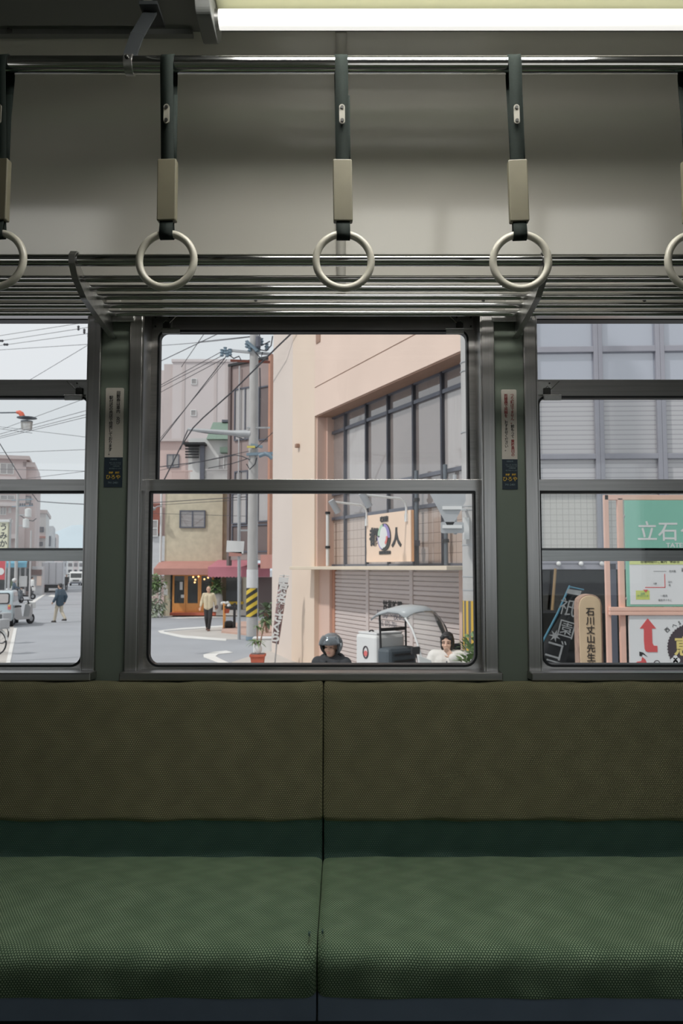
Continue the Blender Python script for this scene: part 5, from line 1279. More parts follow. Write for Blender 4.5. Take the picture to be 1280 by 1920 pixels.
v = P(6, 1000, 50); ys_ = thing('shop_sign', 'pale yellow upright sign with black kana at the left edge', 'sign', v); qq = lambda px, py: P(px, py, 50) - v
m_ysn = mat('pale_yellow_sign', C(232, 228, 198), 0.5, noise=(1, 0.02))
M().box(qq(-14, 1065).x, qq(12.5, 1065).x, 0, 0.3, qq(0, 1040).z, qq(0, 977).z).build('sign_box', m_ysn, ys_, 0.02); M().box(qq(-14, 1065).x, qq(16, 1065).x, -0.1, 0.4, qq(0, 979).z, qq(0, 974).z).build('sign_cap', m_white, ys_)
for s, py in (('う', 989), ('み', 1005), ('か', 1020)): text(s, 0.50, m_blk, ys_, (qq(4.5, 1065).x, -0.012, qq(0, py).z), bold=0.01)
M().box(qq(14, 1065).x, qq(17, 1065).x, 0.1, 0.2, qq(0, 1130).z, qq(0, 972).z).build('sign_post', m_grey, ys_)
# poles, transformers
g = G(29, 1117); p1 = thing('utility_pole', 'pale utility pole with transformer boxes on the left pavement', 'pole', g); qq = lambda px, py, dy=0: P(px, py, g.y + dy) - g
M().tube([(0, 0, 0), qq(33.5, 926), qq(36, 840) if False else qq(34, 905)], [0.15, 0.12, 0.12], 12).build('shaft', m_conc, p1)
for (a, b, c, d) in ((42, 972, 55, 990), (47, 953, 58, 970)):
    k = qq((a + c) / 2, d); hgt = qq(0, b).z - qq(0, d).z; M().lathe([(0.16, 0), (0.27, 0.06), (0.27, hgt - 0.08), (0.12, hgt)], (k.x, 0, k.z), 12).build('transformer', m_white, p1); M().bar((0, 0, k.z + 0.2), (k.x, 0, k.z + 0.2), 0.08, 0.08).build('transformer_arm', m_grey, p1)
for py in (938, 950): M().bar(qq(22, py), qq(62, py - 2), 0.08, 0.08).build('crossarm', m_blueg, p1)
for px in (38, 42, 46, 56, 60): k = qq(px, 946); M().lathe([(0.03, -0.1), (0.09, -0.05), (0.05, 0), (0.09, 0.05), (0.03, 0.12)], k, 8).build('insulator', m_mull, p1)
M().tube([qq(36, 965), qq(50, 975), qq(62, 977), qq(68, 972)], 0.04, 6).build('jumper_wire', m_cable, p1)
g = G(55, 1125); p2 = thing('street_post', 'slim white steel post at the kerb of the left street', 'post', g); M().cyl((0, 0, 0), (0, 0, 5.2), 0.06, 10).build('shaft', m_rail, p2); M().lathe([(0.09, 0), (0.08, 0.25)], n=10).build('collar', m_grey, p2)
# ornamental street lamp reaching in from the left
v = P(41, 782, 20); sl_ = thing('street_lamp', 'street lamp with orange cap, flat dark hat and clear glass cylinder', 'lamp', v)
m_orc = mat('orange_cap_paint', C(222, 110, 84), 0.5, noise=(4, 0.05)); qq = lambda px, py: P(px, py, 20) - v
M().tube([qq(-90, 775), qq(31, 773.5)], 0.018, 8).build('arm', m_dkpipe, sl_)
M().tube([qq(31, 773), qq(36, 773), qq(40, 776), qq(42, 781)], [0.035, 0.055, 0.065, 0.07], 12).build('cap', m_orc, sl_)
M().lathe([(0.04, 0.035), (0.24, 0.0), (0.245, -0.015), (0.05, -0.025)], (qq(42.5, 1065).x, 0, qq(0, 783).z), 24).build('hat', m_dkpipe, sl_)
M().lathe([(0.05, 0), (0.145, -0.02), (0.145, -0.05), (0.06, -0.06)], (qq(42.5, 1065).x, 0, qq(0, 788).z), 20).build('lamp_neck', m_dkpipe, sl_)
M().lathe([(0.145, 0), (0.13, -0.20), (0.09, -0.21)], (qq(42.5, 1065).x, 0, qq(0, 790.5).z), 20).build('glass_cylinder', glassmat('frosted_lamp_glass', (0.95, 0.95, 0.95, 1), 1.5, 0.1, C(226, 224, 218), 0.45), sl_)
# tall post carrying that arm, outside the picture
lp_ = M().cyl(qq(-90, 1500) * 1.0, qq(-90, 760), 0.06, 10).build('lamp_post', m_dkpipe, sl_)

# ---------------------------------------------------------------- vehicles
def wheel_mb(m_, c, r, w_, ax):
    a = Vector(c); d = Vector(ax).normalized() * w_ / 2; m_.cyl(a - d, a + d, r, 20); return m_
m_tyre = mat('black_tyre', C(46, 46, 50), 0.85, noise=(20, 0.1)); m_hub = mat('hub_metal', C(176, 178, 182), 0.4, 0.4, noise=(10, 0.05))
STREET = math.atan2(0.951, -0.308)
m_ltb = mat('light_blue_car_paint', C(188, 204, 210), 0.25, coat=0.5, noise=(2, 0.02))
def on_street(px, py): return G(px, py)
# light blue small wagon seen from behind; local x = left..right of its back, y = forward
g = on_street(18, 1177); car = thing('car', 'light blue boxy car seen from behind at the left edge', 'car', g + Vector((-0.72, 0.1, 0)), 0.30)
body = [(-0.05, 0.35), (0.0, 0.95), (0.12, 1.42), (0.35, 1.47), (2.0, 1.46), (2.55, 1.0), (3.25, 0.88), (3.35, 0.4), (3.2, 0.25), (0.1, 0.25)]
M().yz(rounded(body, [0.05, 0.08, 0.06, 0.1, 0.15, 0.1, 0.1, 0.08, 0.05, 0.05], 4), -0.72, 0.72).build('body', m_ltb, car, 0.06)
M().prism(rrect(-0.55, 0.55, 0.98, 1.34, 0.07), lambda a, b, t: (a, 0.0 + (b - 0.95) * 0.257 + t, b), -0.035, 0.02).build('rear_window', m_pane2, car)
M().prism(rrect(-0.60, 0.60, 0.94, 1.38, 0.08), lambda a, b, t: (a, 0.0 + (b - 0.95) * 0.257 + t, b), -0.018, 0.02).build('window_seal', m_blackp, car)
for s in (-1, 1):
    M().yz(rounded([(0.35, 0.98), (0.45, 1.38), (1.9, 1.38), (2.3, 1.0)], 0.05), s * 0.725, s * 0.70).build('side_window', m_dkglass, car)
    M().xz(rrect(s * 0.60 - 0.055, s * 0.60 + 0.055, 0.72, 0.90, 0.02), -0.075, 0.0).build('tail_light', m_coral, car)
    M().ball((s * 0.60, -0.07, 0.86), (0.04, 0.03, 0.035), 10, 6).build('turn_light', m_yelp, car)
    for yy in (0.55, 2.75): wheel_mb(M(), (s * 0.64, yy, 0.27), 0.27, 0.16, (1, 0, 0)).build('wheel', m_tyre, car); M().cyl((s * 0.73, yy, 0.27), (s * 0.715, yy, 0.27), 0.15, 16).build('hub_cap', m_hub, car)
M().box(-0.68, 0.68, -0.16, -0.03, 0.42, 0.54).build('bumper', m_white, car, 0.03); M().box(-0.17, 0.17, -0.09, -0.05, 0.62, 0.76).build('number_plate', m_white, car); M().box(-0.6, 0.6, 0.0, 0.4, 0.14, 0.36).build('underbody', m_blackp, car)
# box truck
g = G(97, 1111); tk = thing('box_truck', 'grey box truck seen from behind, parked on the left of the street', 'truck', g, 0.30)
m_trk = mat('grey_truck_panel', C(196, 200, 206), 0.5, noise=(1, 0.03), stretch=(6, 1, 0.3)); 
M().box(-0.98, 0.98, 0.0, 5.0, 0.75, 2.95).build('cargo_box', m_trk, tk, 0.03)
for x in (-0.95, -0.33, 0.33, 0.95): M().box(x - 0.025, x + 0.025, -0.03, 0, 0.78, 2.92).build('door_bar', m_hub, tk)
for x in (-0.64, 0.0, 0.64): M().box(x - 0.28, x + 0.28, -0.015, 0, 0.82, 2.88).build('door_panel', m_trk, tk)
M().box(-0.95, 0.95, 0.1, 4.9, 0.42, 0.75).build('chassis', m_blackp, tk); M().box(-0.95, 0.95, -0.05, 0.05, 0.42, 0.55).build('bumper', m_blackp, tk); M().box(-0.25, 0.3, -0.07, -0.05, 0.22, 0.36).build('number_plate', m_white, tk); M().box(-0.95, 0.95, 5.1, 6.6, 0.4, 2.2).build('cab', m_white, tk, 0.1)
for s in (-1, 1):
    wheel_mb(M(), (s * 0.72, 1.1, 0.4), 0.4, 0.4, (1, 0, 0)).build('wheel', m_tyre, tk); wheel_mb(M(), (s * 0.72, 5.6, 0.4), 0.4, 0.25, (1, 0, 0)).build('wheel', m_tyre, tk)
    M().box(s * 0.78 - 0.12, s * 0.78 + 0.12, -0.07, -0.04, 0.55, 0.66).build('tail_light', m_coral, tk)
# oncoming cars far down the street
def small_car(label, g, m, w_=0.8, h=1.9):
    t = thing('car', label, 'car', g, 0.30)
    b = [(-0.0, 0.35), (0.02, 0.95), (0.30, 1.0), (0.75, h - 0.15), (1.0, h), (3.6, h), (3.8, 0.4)]
    M().yz(rounded(b, 0.06, 3), -w_, w_).build('body', m, t, 0.06)
    M().prism(rrect(-w_ + 0.1, w_ - 0.1, 0, 1, 0.06), lambda a, k, tt: (a, 0.36 + 0.36 * k + tt, 1.06 + (h - 1.3) * k), -0.05, 0.03).build('windscreen', m_dkglass, t)
    for s in (-1, 1): M().ball((s * (w_ - 0.2), -0.02, 0.72), (0.14, 0.06, 0.1), 10, 6).build('headlight', m_white, t); wheel_mb(M(), (s * (w_ - 0.1), 0.7, 0.3), 0.3, 0.18, (1, 0, 0)).build('wheel', m_tyre, t); wheel_mb(M(), (s * (w_ - 0.1), 3.1, 0.3), 0.3, 0.18, (1, 0, 0)).build('wheel', m_tyre, t)
    M().box(-w_ + 0.1, w_ - 0.1, -0.06, 0.0, 0.32, 0.5).build('bumper', m_mull, t); M().box(-0.4, 0.4, -0.05, 0.0, 0.62, 0.78).build('grille', m_blackp, t)
small_car('white van coming down the far street', G(142, 1098.5), m_white); small_car('white car farther back, left of the white van', G(133, 1089), m_whiteh, 0.75, 1.5); small_car('dark car at the far right of the street beside the pillar', G(158, 1097), m_dkpipe, 0.8, 1.6)
# bicycles
def bicycle(label, g, rz):
    t = thing('bicycle', label, 'bicycle', g, rz); R_ = 0.32
    for x in (-0.52, 0.52):
        wh = M().tube([(x + R_ * math.cos(a), 0, R_ + 0.01 + R_ * math.sin(a)) for a in [2 * PI * k / 32 for k in range(32)]], 0.022, 8, closed=True).build('wheel', m_tyre, t)
        s = M()
        for k in range(12): a = 2 * PI * k / 12; s.tube([(x, 0.0, R_ + 0.01), (x + R_ * math.cos(a), 0, R_ + 0.01 + R_ * math.sin(a))], 0.004, 4)
        s.build('spokes', m_hub, wh)
        M().tube([(x + 0.36 * math.cos(a), 0, R_ + 0.02 + 0.36 * math.sin(a)) for a in [math.radians(10 + 150 * k / 12) for k in range(13)]], 0.03, 6).build('mudguard', m_white, t)
    f = M()
    for a, b in (((-0.52, 0, 0.33), (-0.05, 0, 0.28)), ((-0.05, 0, 0.28), (-0.18, 0, 0.85)), ((-0.05, 0, 0.28), (0.38, 0, 0.75)), ((-0.15, 0, 0.62), (0.40, 0, 0.70)), ((0.38, 0, 0.92), (0.52, 0, 0.33)), ((-0.52, 0, 0.33), (-0.15, 0, 0.62))): f.tube([a, b], 0.018, 8)
    f.build('bike_frame', m_grey, t)
    M().tube([(0.2, -0.27, 1.0), (0.36, -0.2, 1.02), (0.38, 0, 0.95), (0.36, 0.2, 1.02), (0.2, 0.27, 1.0)], 0.014, 8).build('handlebar', m_hub, t)
    M().ball((-0.2, 0, 0.88), (0.14, 0.09, 0.05), 12, 8).build('saddle', m_blackp, t)
    M().ring(rrect(0.48, 0.78, 0.72, 0.98, 0.03), rrect(0.52, 0.74, 0.76, 0.94, 0.02), -0.18, 0.18).build('basket', m_grey, t)
    M().box(0.48, 0.78, -0.18, 0.18, 0.71, 0.73).build('basket_floor', m_grey, t); return t
bicycle('parked bicycle with white mudguard, farther of the two at the left edge', G(-24, 1206), -0.35)
bicycle('parked bicycle with white mudguard, nearer of the two at the left edge', G(-34, 1226), -0.35)
def scooter(label, g, rz, mm):
    t = thing('scooter', label, 'scooter', g, rz)
    for x in (-0.55, 0.58): wheel_mb(M(), (x, 0, 0.22), 0.22, 0.09, (0, 1, 0)).build('wheel', m_tyre, t); M().cyl((x, -0.055, 0.22), (x, 0.055, 0.22), 0.11, 14).build('hub', m_hub, t)
    M().prism(rounded([(-0.75, 0.42), (-0.7, 0.72), (-0.2, 0.76), (-0.1, 0.35), (0.3, 0.30), (0.42, 0.85), (0.52, 0.85), (0.55, 0.45), (0.4, 0.22), (-0.4, 0.22)], 0.05), lambda a, b, k: (a, k, b), -0.15, 0.15).build('body', mm, t, 0.03)
    M().box(-0.68, -0.12, -0.13, 0.13, 0.74, 0.82).build('seat', m_blackp, t, 0.03); M().cyl((0.47, 0, 0.8), (0.40, 0, 1.0), 0.03, 8).build('steering_column', m_blackp, t)
    M().tube([(0.32, -0.3, 1.0), (0.42, 0, 1.02), (0.32, 0.3, 1.0)], 0.018, 8).build('handlebar', m_blackp, t); M().box(0.48, 0.75, -0.14, 0.14, 0.66, 0.92).build('front_carrier', m_white, t, 0.02)
    M().box(-0.95, -0.65, -0.16, 0.16, 0.76, 1.02).build('rear_box', m_white, t, 0.02); return t
scooter('parked scooter with a white carrier beside the light blue car', G(39, 1171), 1.25, m_rail)
scooter('dark scooter with the white helmeted rider on the left pavement', G(29, 1131), 1.3, m_dkpipe); scooter('dark scooter parked against the shops behind the slim white post', G(46, 1124), 0.25, m_blackp)

# canopy delivery trike before the shutters: x forward
tg = Vector((P(774, 1200, 12.2).x, 12.2, GZ)); tri = thing('delivery_trike', 'white delivery trike with a clear windscreen and grey roof before the shutters', 'trike', tg, math.radians(-52))
m_roof = mat('grey_canopy_roof', C(178, 182, 184), 0.35, noise=(3, 0.03)); m_trunk = mat('dark_slate_plastic', C(84, 92, 98), 0.5, noise=(5, 0.06))
rp_ = [(-0.50, 1.70), (-0.38, 1.78), (-0.1, 1.84), (0.14, 1.83), (0.30, 1.76)]
wp_ = [(0.30, 1.76), (0.44, 1.62), (0.56, 1.40), (0.66, 1.15), (0.72, 0.92)]
def shell(prof, wf, th, m_, name, seg=10):
    vs = []
    for (x, z) in prof:
        for j in range(seg + 1):
            u = -1 + 2 * j / seg; vs.append((x - 0.10 * u * u, wf * u, z - 0.07 * u ** 4 - 0.03 * u * u))
    k = seg + 1; o = M().add(vs, [(i * k + j, i * k + j + 1, (i + 1) * k + j + 1, (i + 1) * k + j) for i in range(len(prof) - 1) for j in range(seg)], True).build(name, m_, tri)
    s = o.modifiers.new('t', 'SOLIDIFY'); s.thickness = th; return o
shell(rp_, 0.34, 0.025, m_roof, 'roof'); shell(wp_, 0.34, 0.006, glassmat('clear_windscreen', (0.96, 0.97, 0.97, 1), 1.18, 0.02, C(225, 225, 222), 0.10), 'windscreen')
for s in (-1, 1):
    M().tube([(x - 0.10, 0.34 * s, z - 0.10) for x, z in wp_], 0.016, 8).build('screen_frame', m_blackp if s > 0 else m_white, tri)
    M().tube([(-0.46, 0.27 * s, 1.68), (-0.44, 0.26 * s, 1.0)], 0.016, 8).build('roof_strut', m_blackp, tri)
M().box(-0.475, -0.445, -0.27, 0.27, 1.42, 1.47).build('strut_brace', m_blackp, tri)
M().box(-1.02, -0.50, -0.30, 0.30, 0.72, 1.36).build('delivery_box', m_white, tri, 0.05); M().box(-0.99, -0.53, -0.27, 0.27, 1.36, 1.39).build('box_lid', m_concw, tri, 0.01)
for y in (-0.15, 0.12): M().tube([(-0.8, y - 0.05, 1.39), (-0.8, y - 0.02, 1.41), (-0.8, y + 0.02, 1.41), (-0.8, y + 0.05, 1.39)], 0.012, 6).build('box_handle', m_blackp, tri)
M().tube([(-0.76 + 0.06 * math.cos(a), -0.303, 1.08 + 0.09 * math.sin(a)) for a in [2 * PI * k / 24 for k in range(24)]], 0.012, 6, closed=True).build('box_emblem', m_badge, tri)
M().lathe([(0.045, -0.306), (0.045, -0.302)], (-0.76, 0, 1.06), 16, 'y').build('emblem_centre', m_coral, tri)
M().box(-0.50, -0.22, -0.30, 0.30, 0.60, 1.18).build('trunk', m_trunk, tri, 0.06)
for z in (0.86, 0.96, 1.06): M().box(-0.215, -0.19, -0.2, 0.2, z, z + 0.03).build('trunk_rib', m_blackp, tri)
M().box(-0.30, 0.18, -0.18, 0.18, 0.58, 0.72).build('seat', m_blackp, tri, 0.04)
M().yz(rounded([(-0.2, 0.3), (0.2, 0.3), (0.24, 0.9), (-0.24, 0.9)], 0.05), 0.52, 0.60).build('leg_shield', m_white, tri, 0.02); M().box(-0.3, 0.6, -0.2, 0.2, 0.26, 0.34).build('floor_board', m_trunk, tri)
M().tube([(0.40, -0.32, 1.0), (0.48, 0, 1.02), (0.40, 0.32, 1.0)], 0.018, 8).build('handlebar', m_blackp, tri)
for s in (-1, 1):
    M().tube([(0.44, 0.30 * s, 1.0), (0.50, 0.42 * s, 1.18)], 0.01, 6).build('mirror_arm', m_blackp, tri); M().box(0.48, 0.52, 0.42 * s - 0.08, 0.42 * s + 0.08, 1.16, 1.27).build('mirror', m_blackp, tri, 0.015)
    wheel_mb(M(), (-0.62, 0.25 * s, 0.22), 0.22, 0.12, (0, 1, 0)).build('wheel', m_tyre, tri)
wheel_mb(M(), (0.68, 0, 0.22), 0.22, 0.12, (0, 1, 0)).build('wheel', m_tyre, tri); M().box(-0.9, -0.3, -0.28, 0.28, 0.36, 0.72).build('rear_body', m_white, tri, 0.03); M().tube([(0.55, 0, 0.95), (0.68, 0, 0.22)], 0.035, 8).build('fork', m_blackp, tri)
# ================================================================ PEOPLE (face -y, z up, built at 1.70 m then scaled)
m_skin = mat('skin', C(214, 172, 148), 0.55, noise=(14, 0.05)); m_skin2 = mat('fair_skin', C(226, 186, 164), 0.55, noise=(14, 0.04))
m_hair = mat('black_hair', C(40, 38, 40), 0.45, noise=(40, 0.2), stretch=(6, 6, 1)); m_lip = mat('lips', C(190, 120, 112), 0.5, noise=(20, 0.05)); m_eye = mat('dark_eye', C(44, 36, 34), 0.3, noise=(20, 0.05))
BASE = dict(pel=(0, 0.01, 0.95), chest=(0, 0.01, 1.26), neck=(0, 0.02, 1.42), head=(0, -0.005, 1.575), shL=(0.165, 0.01, 1.375), elL=(0.215, 0.03, 1.11), wrL=(0.225, -0.03, 0.88),
            shR=(-0.165, 0.01, 1.375), elR=(-0.215, 0.03, 1.11), wrR=(-0.225, -0.03, 0.88), hipL=(0.085, 0.01, 0.92), knL=(0.09, -0.01, 0.50), anL=(0.09, 0.02, 0.085), hipR=(-0.085, 0.01, 0.92), knR=(-0.09, -0.01, 0.50), anR=(-0.09, 0.02, 0.085))
def hand(mb, wr, el, s, curl=0.35, fwd=(0, -1, 0), r=0.0095, aim=None):
    wr, el = Vector(wr), Vector(el); d = Vector(aim).normalized() if aim else (wr - el).normalized(); f = Vector(fwd); sd = d.cross(f); sd = sd.normalized() if sd.length > 0.05 else Vector((1, 0, 0)); pn = sd.cross(d).normalized()
    pc = wr + d * 0.05
    for u in (-0.024, -0.008, 0.008, 0.024): mb.cap(wr + d * 0.01 + sd * u * 0.6, wr + d * 0.085 + sd * u, 0.016, 0.014, 8)
    for u, L in ((-0.027, 0.058), (-0.009, 0.075), (0.010, 0.080), (0.028, 0.068)):
        a = wr + d * 0.088 + sd * u; b = a + (d * math.cos(curl) + pn * math.sin(curl)) * L * 0.55; c = b + (d * math.cos(curl * 2.2) + pn * math.sin(curl * 2.2)) * L * 0.5
        mb.cap(a, b, r, r * 0.92, 8); mb.cap(b, c, r * 0.92, r * 0.8, 8)
    a = wr + d * 0.035 + sd * 0.028 * s; b = a + (d * 0.6 + sd * s * 0.75 + pn * 0.3).normalized() * 0.038; c = b + (d * 0.9 + sd * s * 0.2 + pn * 0.4).normalized() * 0.032
    mb.cap(a, b, r * 1.25, r * 1.1, 8); mb.cap(b, c, r * 1.1, r * 0.9, 8)
def person(name_label, loc, rz, h, pose, top, trousers, shoe, hair='short', skin=None, voxel=0.012, coat=0.0, head_rot=(0, 0, 0), near=False, puff=0.0, sleeve_to=1.0, hand_aim=None, pos_cat='person', group=None):
    r = thing('person', name_label, 'person', loc, rz, group); k = h / 1.70; J = {a: Vector(b) for a, b in BASE.items()}; J.update({a: Vector(b) for a, b in pose.items()}); skin = skin or m_skin
    hd = J['head']; R3 = Matrix.Rotation(head_rot[2], 3, 'Z') @ Matrix.Rotation(head_rot[0], 3, 'X') @ Matrix.Rotation(head_rot[1], 3, 'Y')
    hp = lambda x, y, z: hd + R3 @ Vector((x, y, z))
    b = M(); up = J['chest'] - J['pel']
    for s in (-1, 1): b.cap(J['pel'] + Vector((0.055 * s, 0, 0.0)), J['chest'] + Vector((0.065 * s, 0, 0.03)), 0.095, 0.10)
    b.cap(J['shL'], J['shR'], 0.055, 0.055); b.cap(J['chest'] + Vector((0, 0.01, 0.1)), J['neck'], 0.08, 0.052); b.cap(J['neck'], hp(0, 0.02, -0.05), 0.052, 0.052)
    # head: skull, face, jaw, nose, brow, ears, lips
    def hb(c, rr): 
        t = M().ball((0, 0, 0), rr, 16, 12); b.add([hp(*c) + R3 @ Vector(v) for v in t.v], t.f, True)
    hb((0, 0.012, 0.03), (0.076, 0.094, 0.088)); hb((0, -0.022, -0.035), (0.064, 0.068, 0.078)); hb((0, -0.045, -0.085), (0.040, 0.036, 0.030))
    b.cap(hp(0, -0.088, 0.008), hp(0, -0.103, -0.030), 0.010, 0.015, 8); b.cap(hp(-0.014, -0.092, -0.034), hp(0.014, -0.092, -0.034), 0.009, 0.009, 8)
    b.cap(hp(-0.045, -0.072, 0.026), hp(0.045, -0.072, 0.026), 0.014, 0.014, 8); b.cap(hp(-0.018, -0.082, -0.064), hp(0.018, -0.082, -0.064), 0.010, 0.010, 8)
    for s in (-1, 1): hb((0.076 * s, 0.012, -0.005), (0.012, 0.022, 0.034)); hb((0.036 * s, -0.066, -0.030), (0.026, 0.022, 0.026))
    for S_ in 'LR':
        s = 1 if S_ == 'L' else -1
        b.cap(J['sh' + S_], J['el' + S_], 0.048, 0.038); b.cap(J['el' + S_], J['wr' + S_], 0.038, 0.026)
        hand(b, J['wr' + S_], J['el' + S_], -s, aim=(hand_aim or {}).get(S_), r=max(0.0095, voxel * 0.85))
        b.cap(J['hip' + S_], J['kn' + S_], 0.082, 0.056); b.cap(J['kn' + S_], J['an' + S_], 0.052, 0.036)
        b.cap(J['an' + S_] + Vector((0, 0.02, -0.03)), J['an' + S_] + Vector((0, -0.14, -0.045)), 0.036, 0.03)
    ob_ = remesh(b, 'body', skin, r, voxel, 3)
    # clothing over it
    t = M(); e = 0.018 + puff
    zb = coat
    for s in (-1, 1): t.cap(J['pel'] + Vector((0.058 * s, 0, -0.02 - zb)), J['chest'] + Vector((0.07 * s, 0, 0.04)), 0.102 + e, 0.102 + e)
    t.cap(J['shL'], J['shR'], 0.055 + e, 0.055 + e); t.cap(J['chest'] + Vector((0, 0.015, 0.08)), J['neck'] + Vector((0, 0.015, -0.02)), 0.09 + e * 0.5, 0.062 + e * 0.4)
    for S_ in 'LR':
        t.cap(J['sh' + S_], J['el' + S_], 0.056 + e, 0.048 + e * 0.8)
        if sleeve_to > 0: t.cap(J['el' + S_], J['el' + S_] + (J['wr' + S_] - J['el' + S_]) * sleeve_to * 0.97, 0.048 + e * 0.8, 0.036 + e * 0.7)
    if puff > 0.01: t.cap(J['neck'] + Vector((-0.05, 0.0, -0.01)), J['neck'] + Vector((0.05, 0.0, -0.01)), 0.075, 0.075)
    remesh(t, 'jacket' if coat or puff else 'shirt', top, r, max(0.012, voxel), 4)
    q_ = M()
    for s, S_ in ((1, 'L'), (-1, 'R')):
        q_.cap(J['pel'] + Vector((0.05 * s, 0, 0.02)), J['hip' + S_], 0.10, 0.098); q_.cap(J['hip' + S_], J['kn' + S_], 0.098, 0.074); q_.cap(J['kn' + S_], J['an' + S_] + Vector((0, 0, 0.02)), 0.072, 0.060)
        f_ = J['an' + S_]; sh = M(); sh.cap(f_ + Vector((0, 0.03, -0.035)), f_ + Vector((0, -0.15, -0.05)), 0.048, 0.036); sh.box(f_.x - 0.045, f_.x + 0.045, f_.y - 0.18, f_.y + 0.07, f_.z - 0.085, f_.z - 0.06)
        remesh(sh, 'shoe', shoe, r, 0.012, 2)
    remesh(q_, 'trousers', trousers, r, max(0.012, voxel), 4)
    if hair:
        hm = M()
        def hc(c, rr):
            t_ = M().ball((0, 0, 0), rr, 16, 12); hm.add([hp(*c) + R3 @ Vector(v) for v in t_.v], t_.f, True)
        hc((0, 0.030, 0.052), (0.082, 0.090, 0.078)); hc((0, 0.06, 0.0), (0.076, 0.052, 0.075)); hc((0, -0.045, 0.092), (0.055, 0.045, 0.026))
        if hair == 'bob':
            for s in (-1, 1):
                hc((0.066 * s, 0.012, -0.005), (0.028, 0.060, 0.095)); hc((0.062 * s, -0.02, -0.05), (0.024, 0.045, 0.06)); hc((0.046 * s, -0.050, 0.066), (0.040, 0.032, 0.030))
            hc((0, 0.06, -0.05), (0.080, 0.050, 0.075))
        else:
            for s in (-1, 1): hc((0.068 * s, 0.012, 0.035), (0.018, 0.045, 0.035))
        if hair != 'bald': remesh(hm, 'hair', m_hair if hair != 'grey' else m_mull, r, 0.007 if near else 0.012, 2)
    if near:
        for s in (-1, 1):
            ev = M().ball((0, 0, 0), (0.0155, 0.006, 0.0045), 12, 8); M().add([hp(0.032 * s, -0.0865, 0.004) + R3 @ Vector(v) for v in ev.v], ev.f, True).build('eye', m_eye, r)
            M().tube([hp(0.016 * s, -0.092, 0.030), hp(0.034 * s, -0.088, 0.034), hp(0.050 * s, -0.076, 0.028)], 0.0035, 6).build('eyebrow', m_hair, r)
        M().tube([hp(-0.022, -0.0865, -0.063), hp(-0.008, -0.094, -0.061), hp(0.008, -0.094, -0.061), hp(0.022, -0.0865, -0.063)], 0.0042, 6).build('mouth', m_lip, r)
    r.scale = (k, k, k); return r, J, hp, R3
m_bjk = mat('black_jacket_cloth', C(56, 58, 62), 0.8, noise=(12, 0.1), bump=(30, 0.3)); m_cream_j = mat('white_padded_jacket', C(224, 220, 214), 0.7, noise=(8, 0.04), bump=(14, 0.6)); m_beige = mat('beige_shirt_cloth', C(216, 202, 172), 0.85, noise=(10, 0.06), bump=(20, 0.3))
m_dktr = mat('dark_trousers', C(58, 56, 58), 0.85, noise=(10, 0.08)); m_teal = mat('dark_blue_jacket', C(76, 94, 108), 0.8, noise=(8, 0.08)); m_khaki = mat('beige_trousers', C(206, 196, 178), 0.85, noise=(8, 0.05)); m_shoe = mat('dark_shoe', C(56, 50, 48), 0.5, noise=(10, 0.1)); m_shoeb = mat('brown_shoe', C(110, 76, 64), 0.5, noise=(10, 0.1))
# helmeted man in front of the pier
yy = 9.2; v = P(618, 1215, yy)
rd, J, hp, R3 = person('man in an open face grey helmet with clear visor and black jacket', (P(621, 1200, yy).x, yy, GZ), math.radians(-14), 1.62, {}, m_bjk, m_dktr, m_shoe, None, m_skin, 0.0085, 0.06, (math.radians(5), 0, math.radians(-8)), True, 0.012)
def sph(r, cond, mm, name, c=(0, 0.012, 0.025), th=0.008, nu=40, nv=28, par=None):
    vs, fs_ = [], []
    for i in range(nv + 1):
        ph = -PI / 2 + PI * i / nv
        for j in range(nu): a = 2 * PI * j / nu; vs.append((math.cos(ph) * math.sin(a), -math.cos(ph) * math.cos(a), math.sin(ph)))
    for i in range(nv):
        for j in range(nu):
            q = [i * nu + j, i * nu + (j + 1) % nu, (i + 1) * nu + (j + 1) % nu, (i + 1) * nu + j]
            cx_, cy_, cz_ = [sum(vs[k][t] for k in q) / 4 for t in range(3)]
            if cond(math.degrees(math.atan2(cx_, -cy_)), math.degrees(math.asin(max(-1, min(1, cz_))))): fs_.append(tuple(q))
    used = sorted({k for f in fs_ for k in f}); mp_ = {k: i for i, k in enumerate(used)}
    o = M().add([hp(c[0] + vs[k][0] * r[0], c[1] + vs[k][1] * r[1], c[2] + vs[k][2] * r[2]) for k in used], [tuple(mp_[k] for k in f) for f in fs_], True).build(name, mm, par)
    s = o.modifiers.new('t', 'SOLIDIFY'); s.thickness = th; return o
m_helm = mat('grey_helmet_shell', C(98, 102, 106), 0.25, coat=0.6, noise=(6, 0.05))
sph((0.135, 0.150, 0.140), lambda a, e: (e > 20) or (abs(a) > 62 and e > -58), m_helm, 'helmet', par=rd, th=0.02)
sph((0.139, 0.154, 0.144), lambda a, e: (abs(a) < 75 and 16 < e < 24) or (58 < abs(a) < 66 and -55 < e < 20), m_blackp, 'helmet_rim', par=rd, th=0.006)
sph((0.150, 0.172, 0.150), lambda a, e: abs(a) < 68 and 4 < e < 52, glassmat('smoked_visor', (0.80, 0.83, 0.85, 1), 1.6, 0.03, C(170, 178, 184), 0.22), 'visor', par=rd, th=0.003)
for s in (-1, 1): c = hp(0.138 * s, -0.03, 0.035); M().ball(c, (0.012, 0.022, 0.022), 10, 8).build('visor_pivot', m_grey, rd)
M().tube([hp(-0.085, 0.0, -0.07), hp(-0.05, -0.05, -0.125), hp(0.05, -0.05, -0.125), hp(0.085, 0.0, -0.07)], 0.008, 6).build('chin_strap', m_blackp, rd)
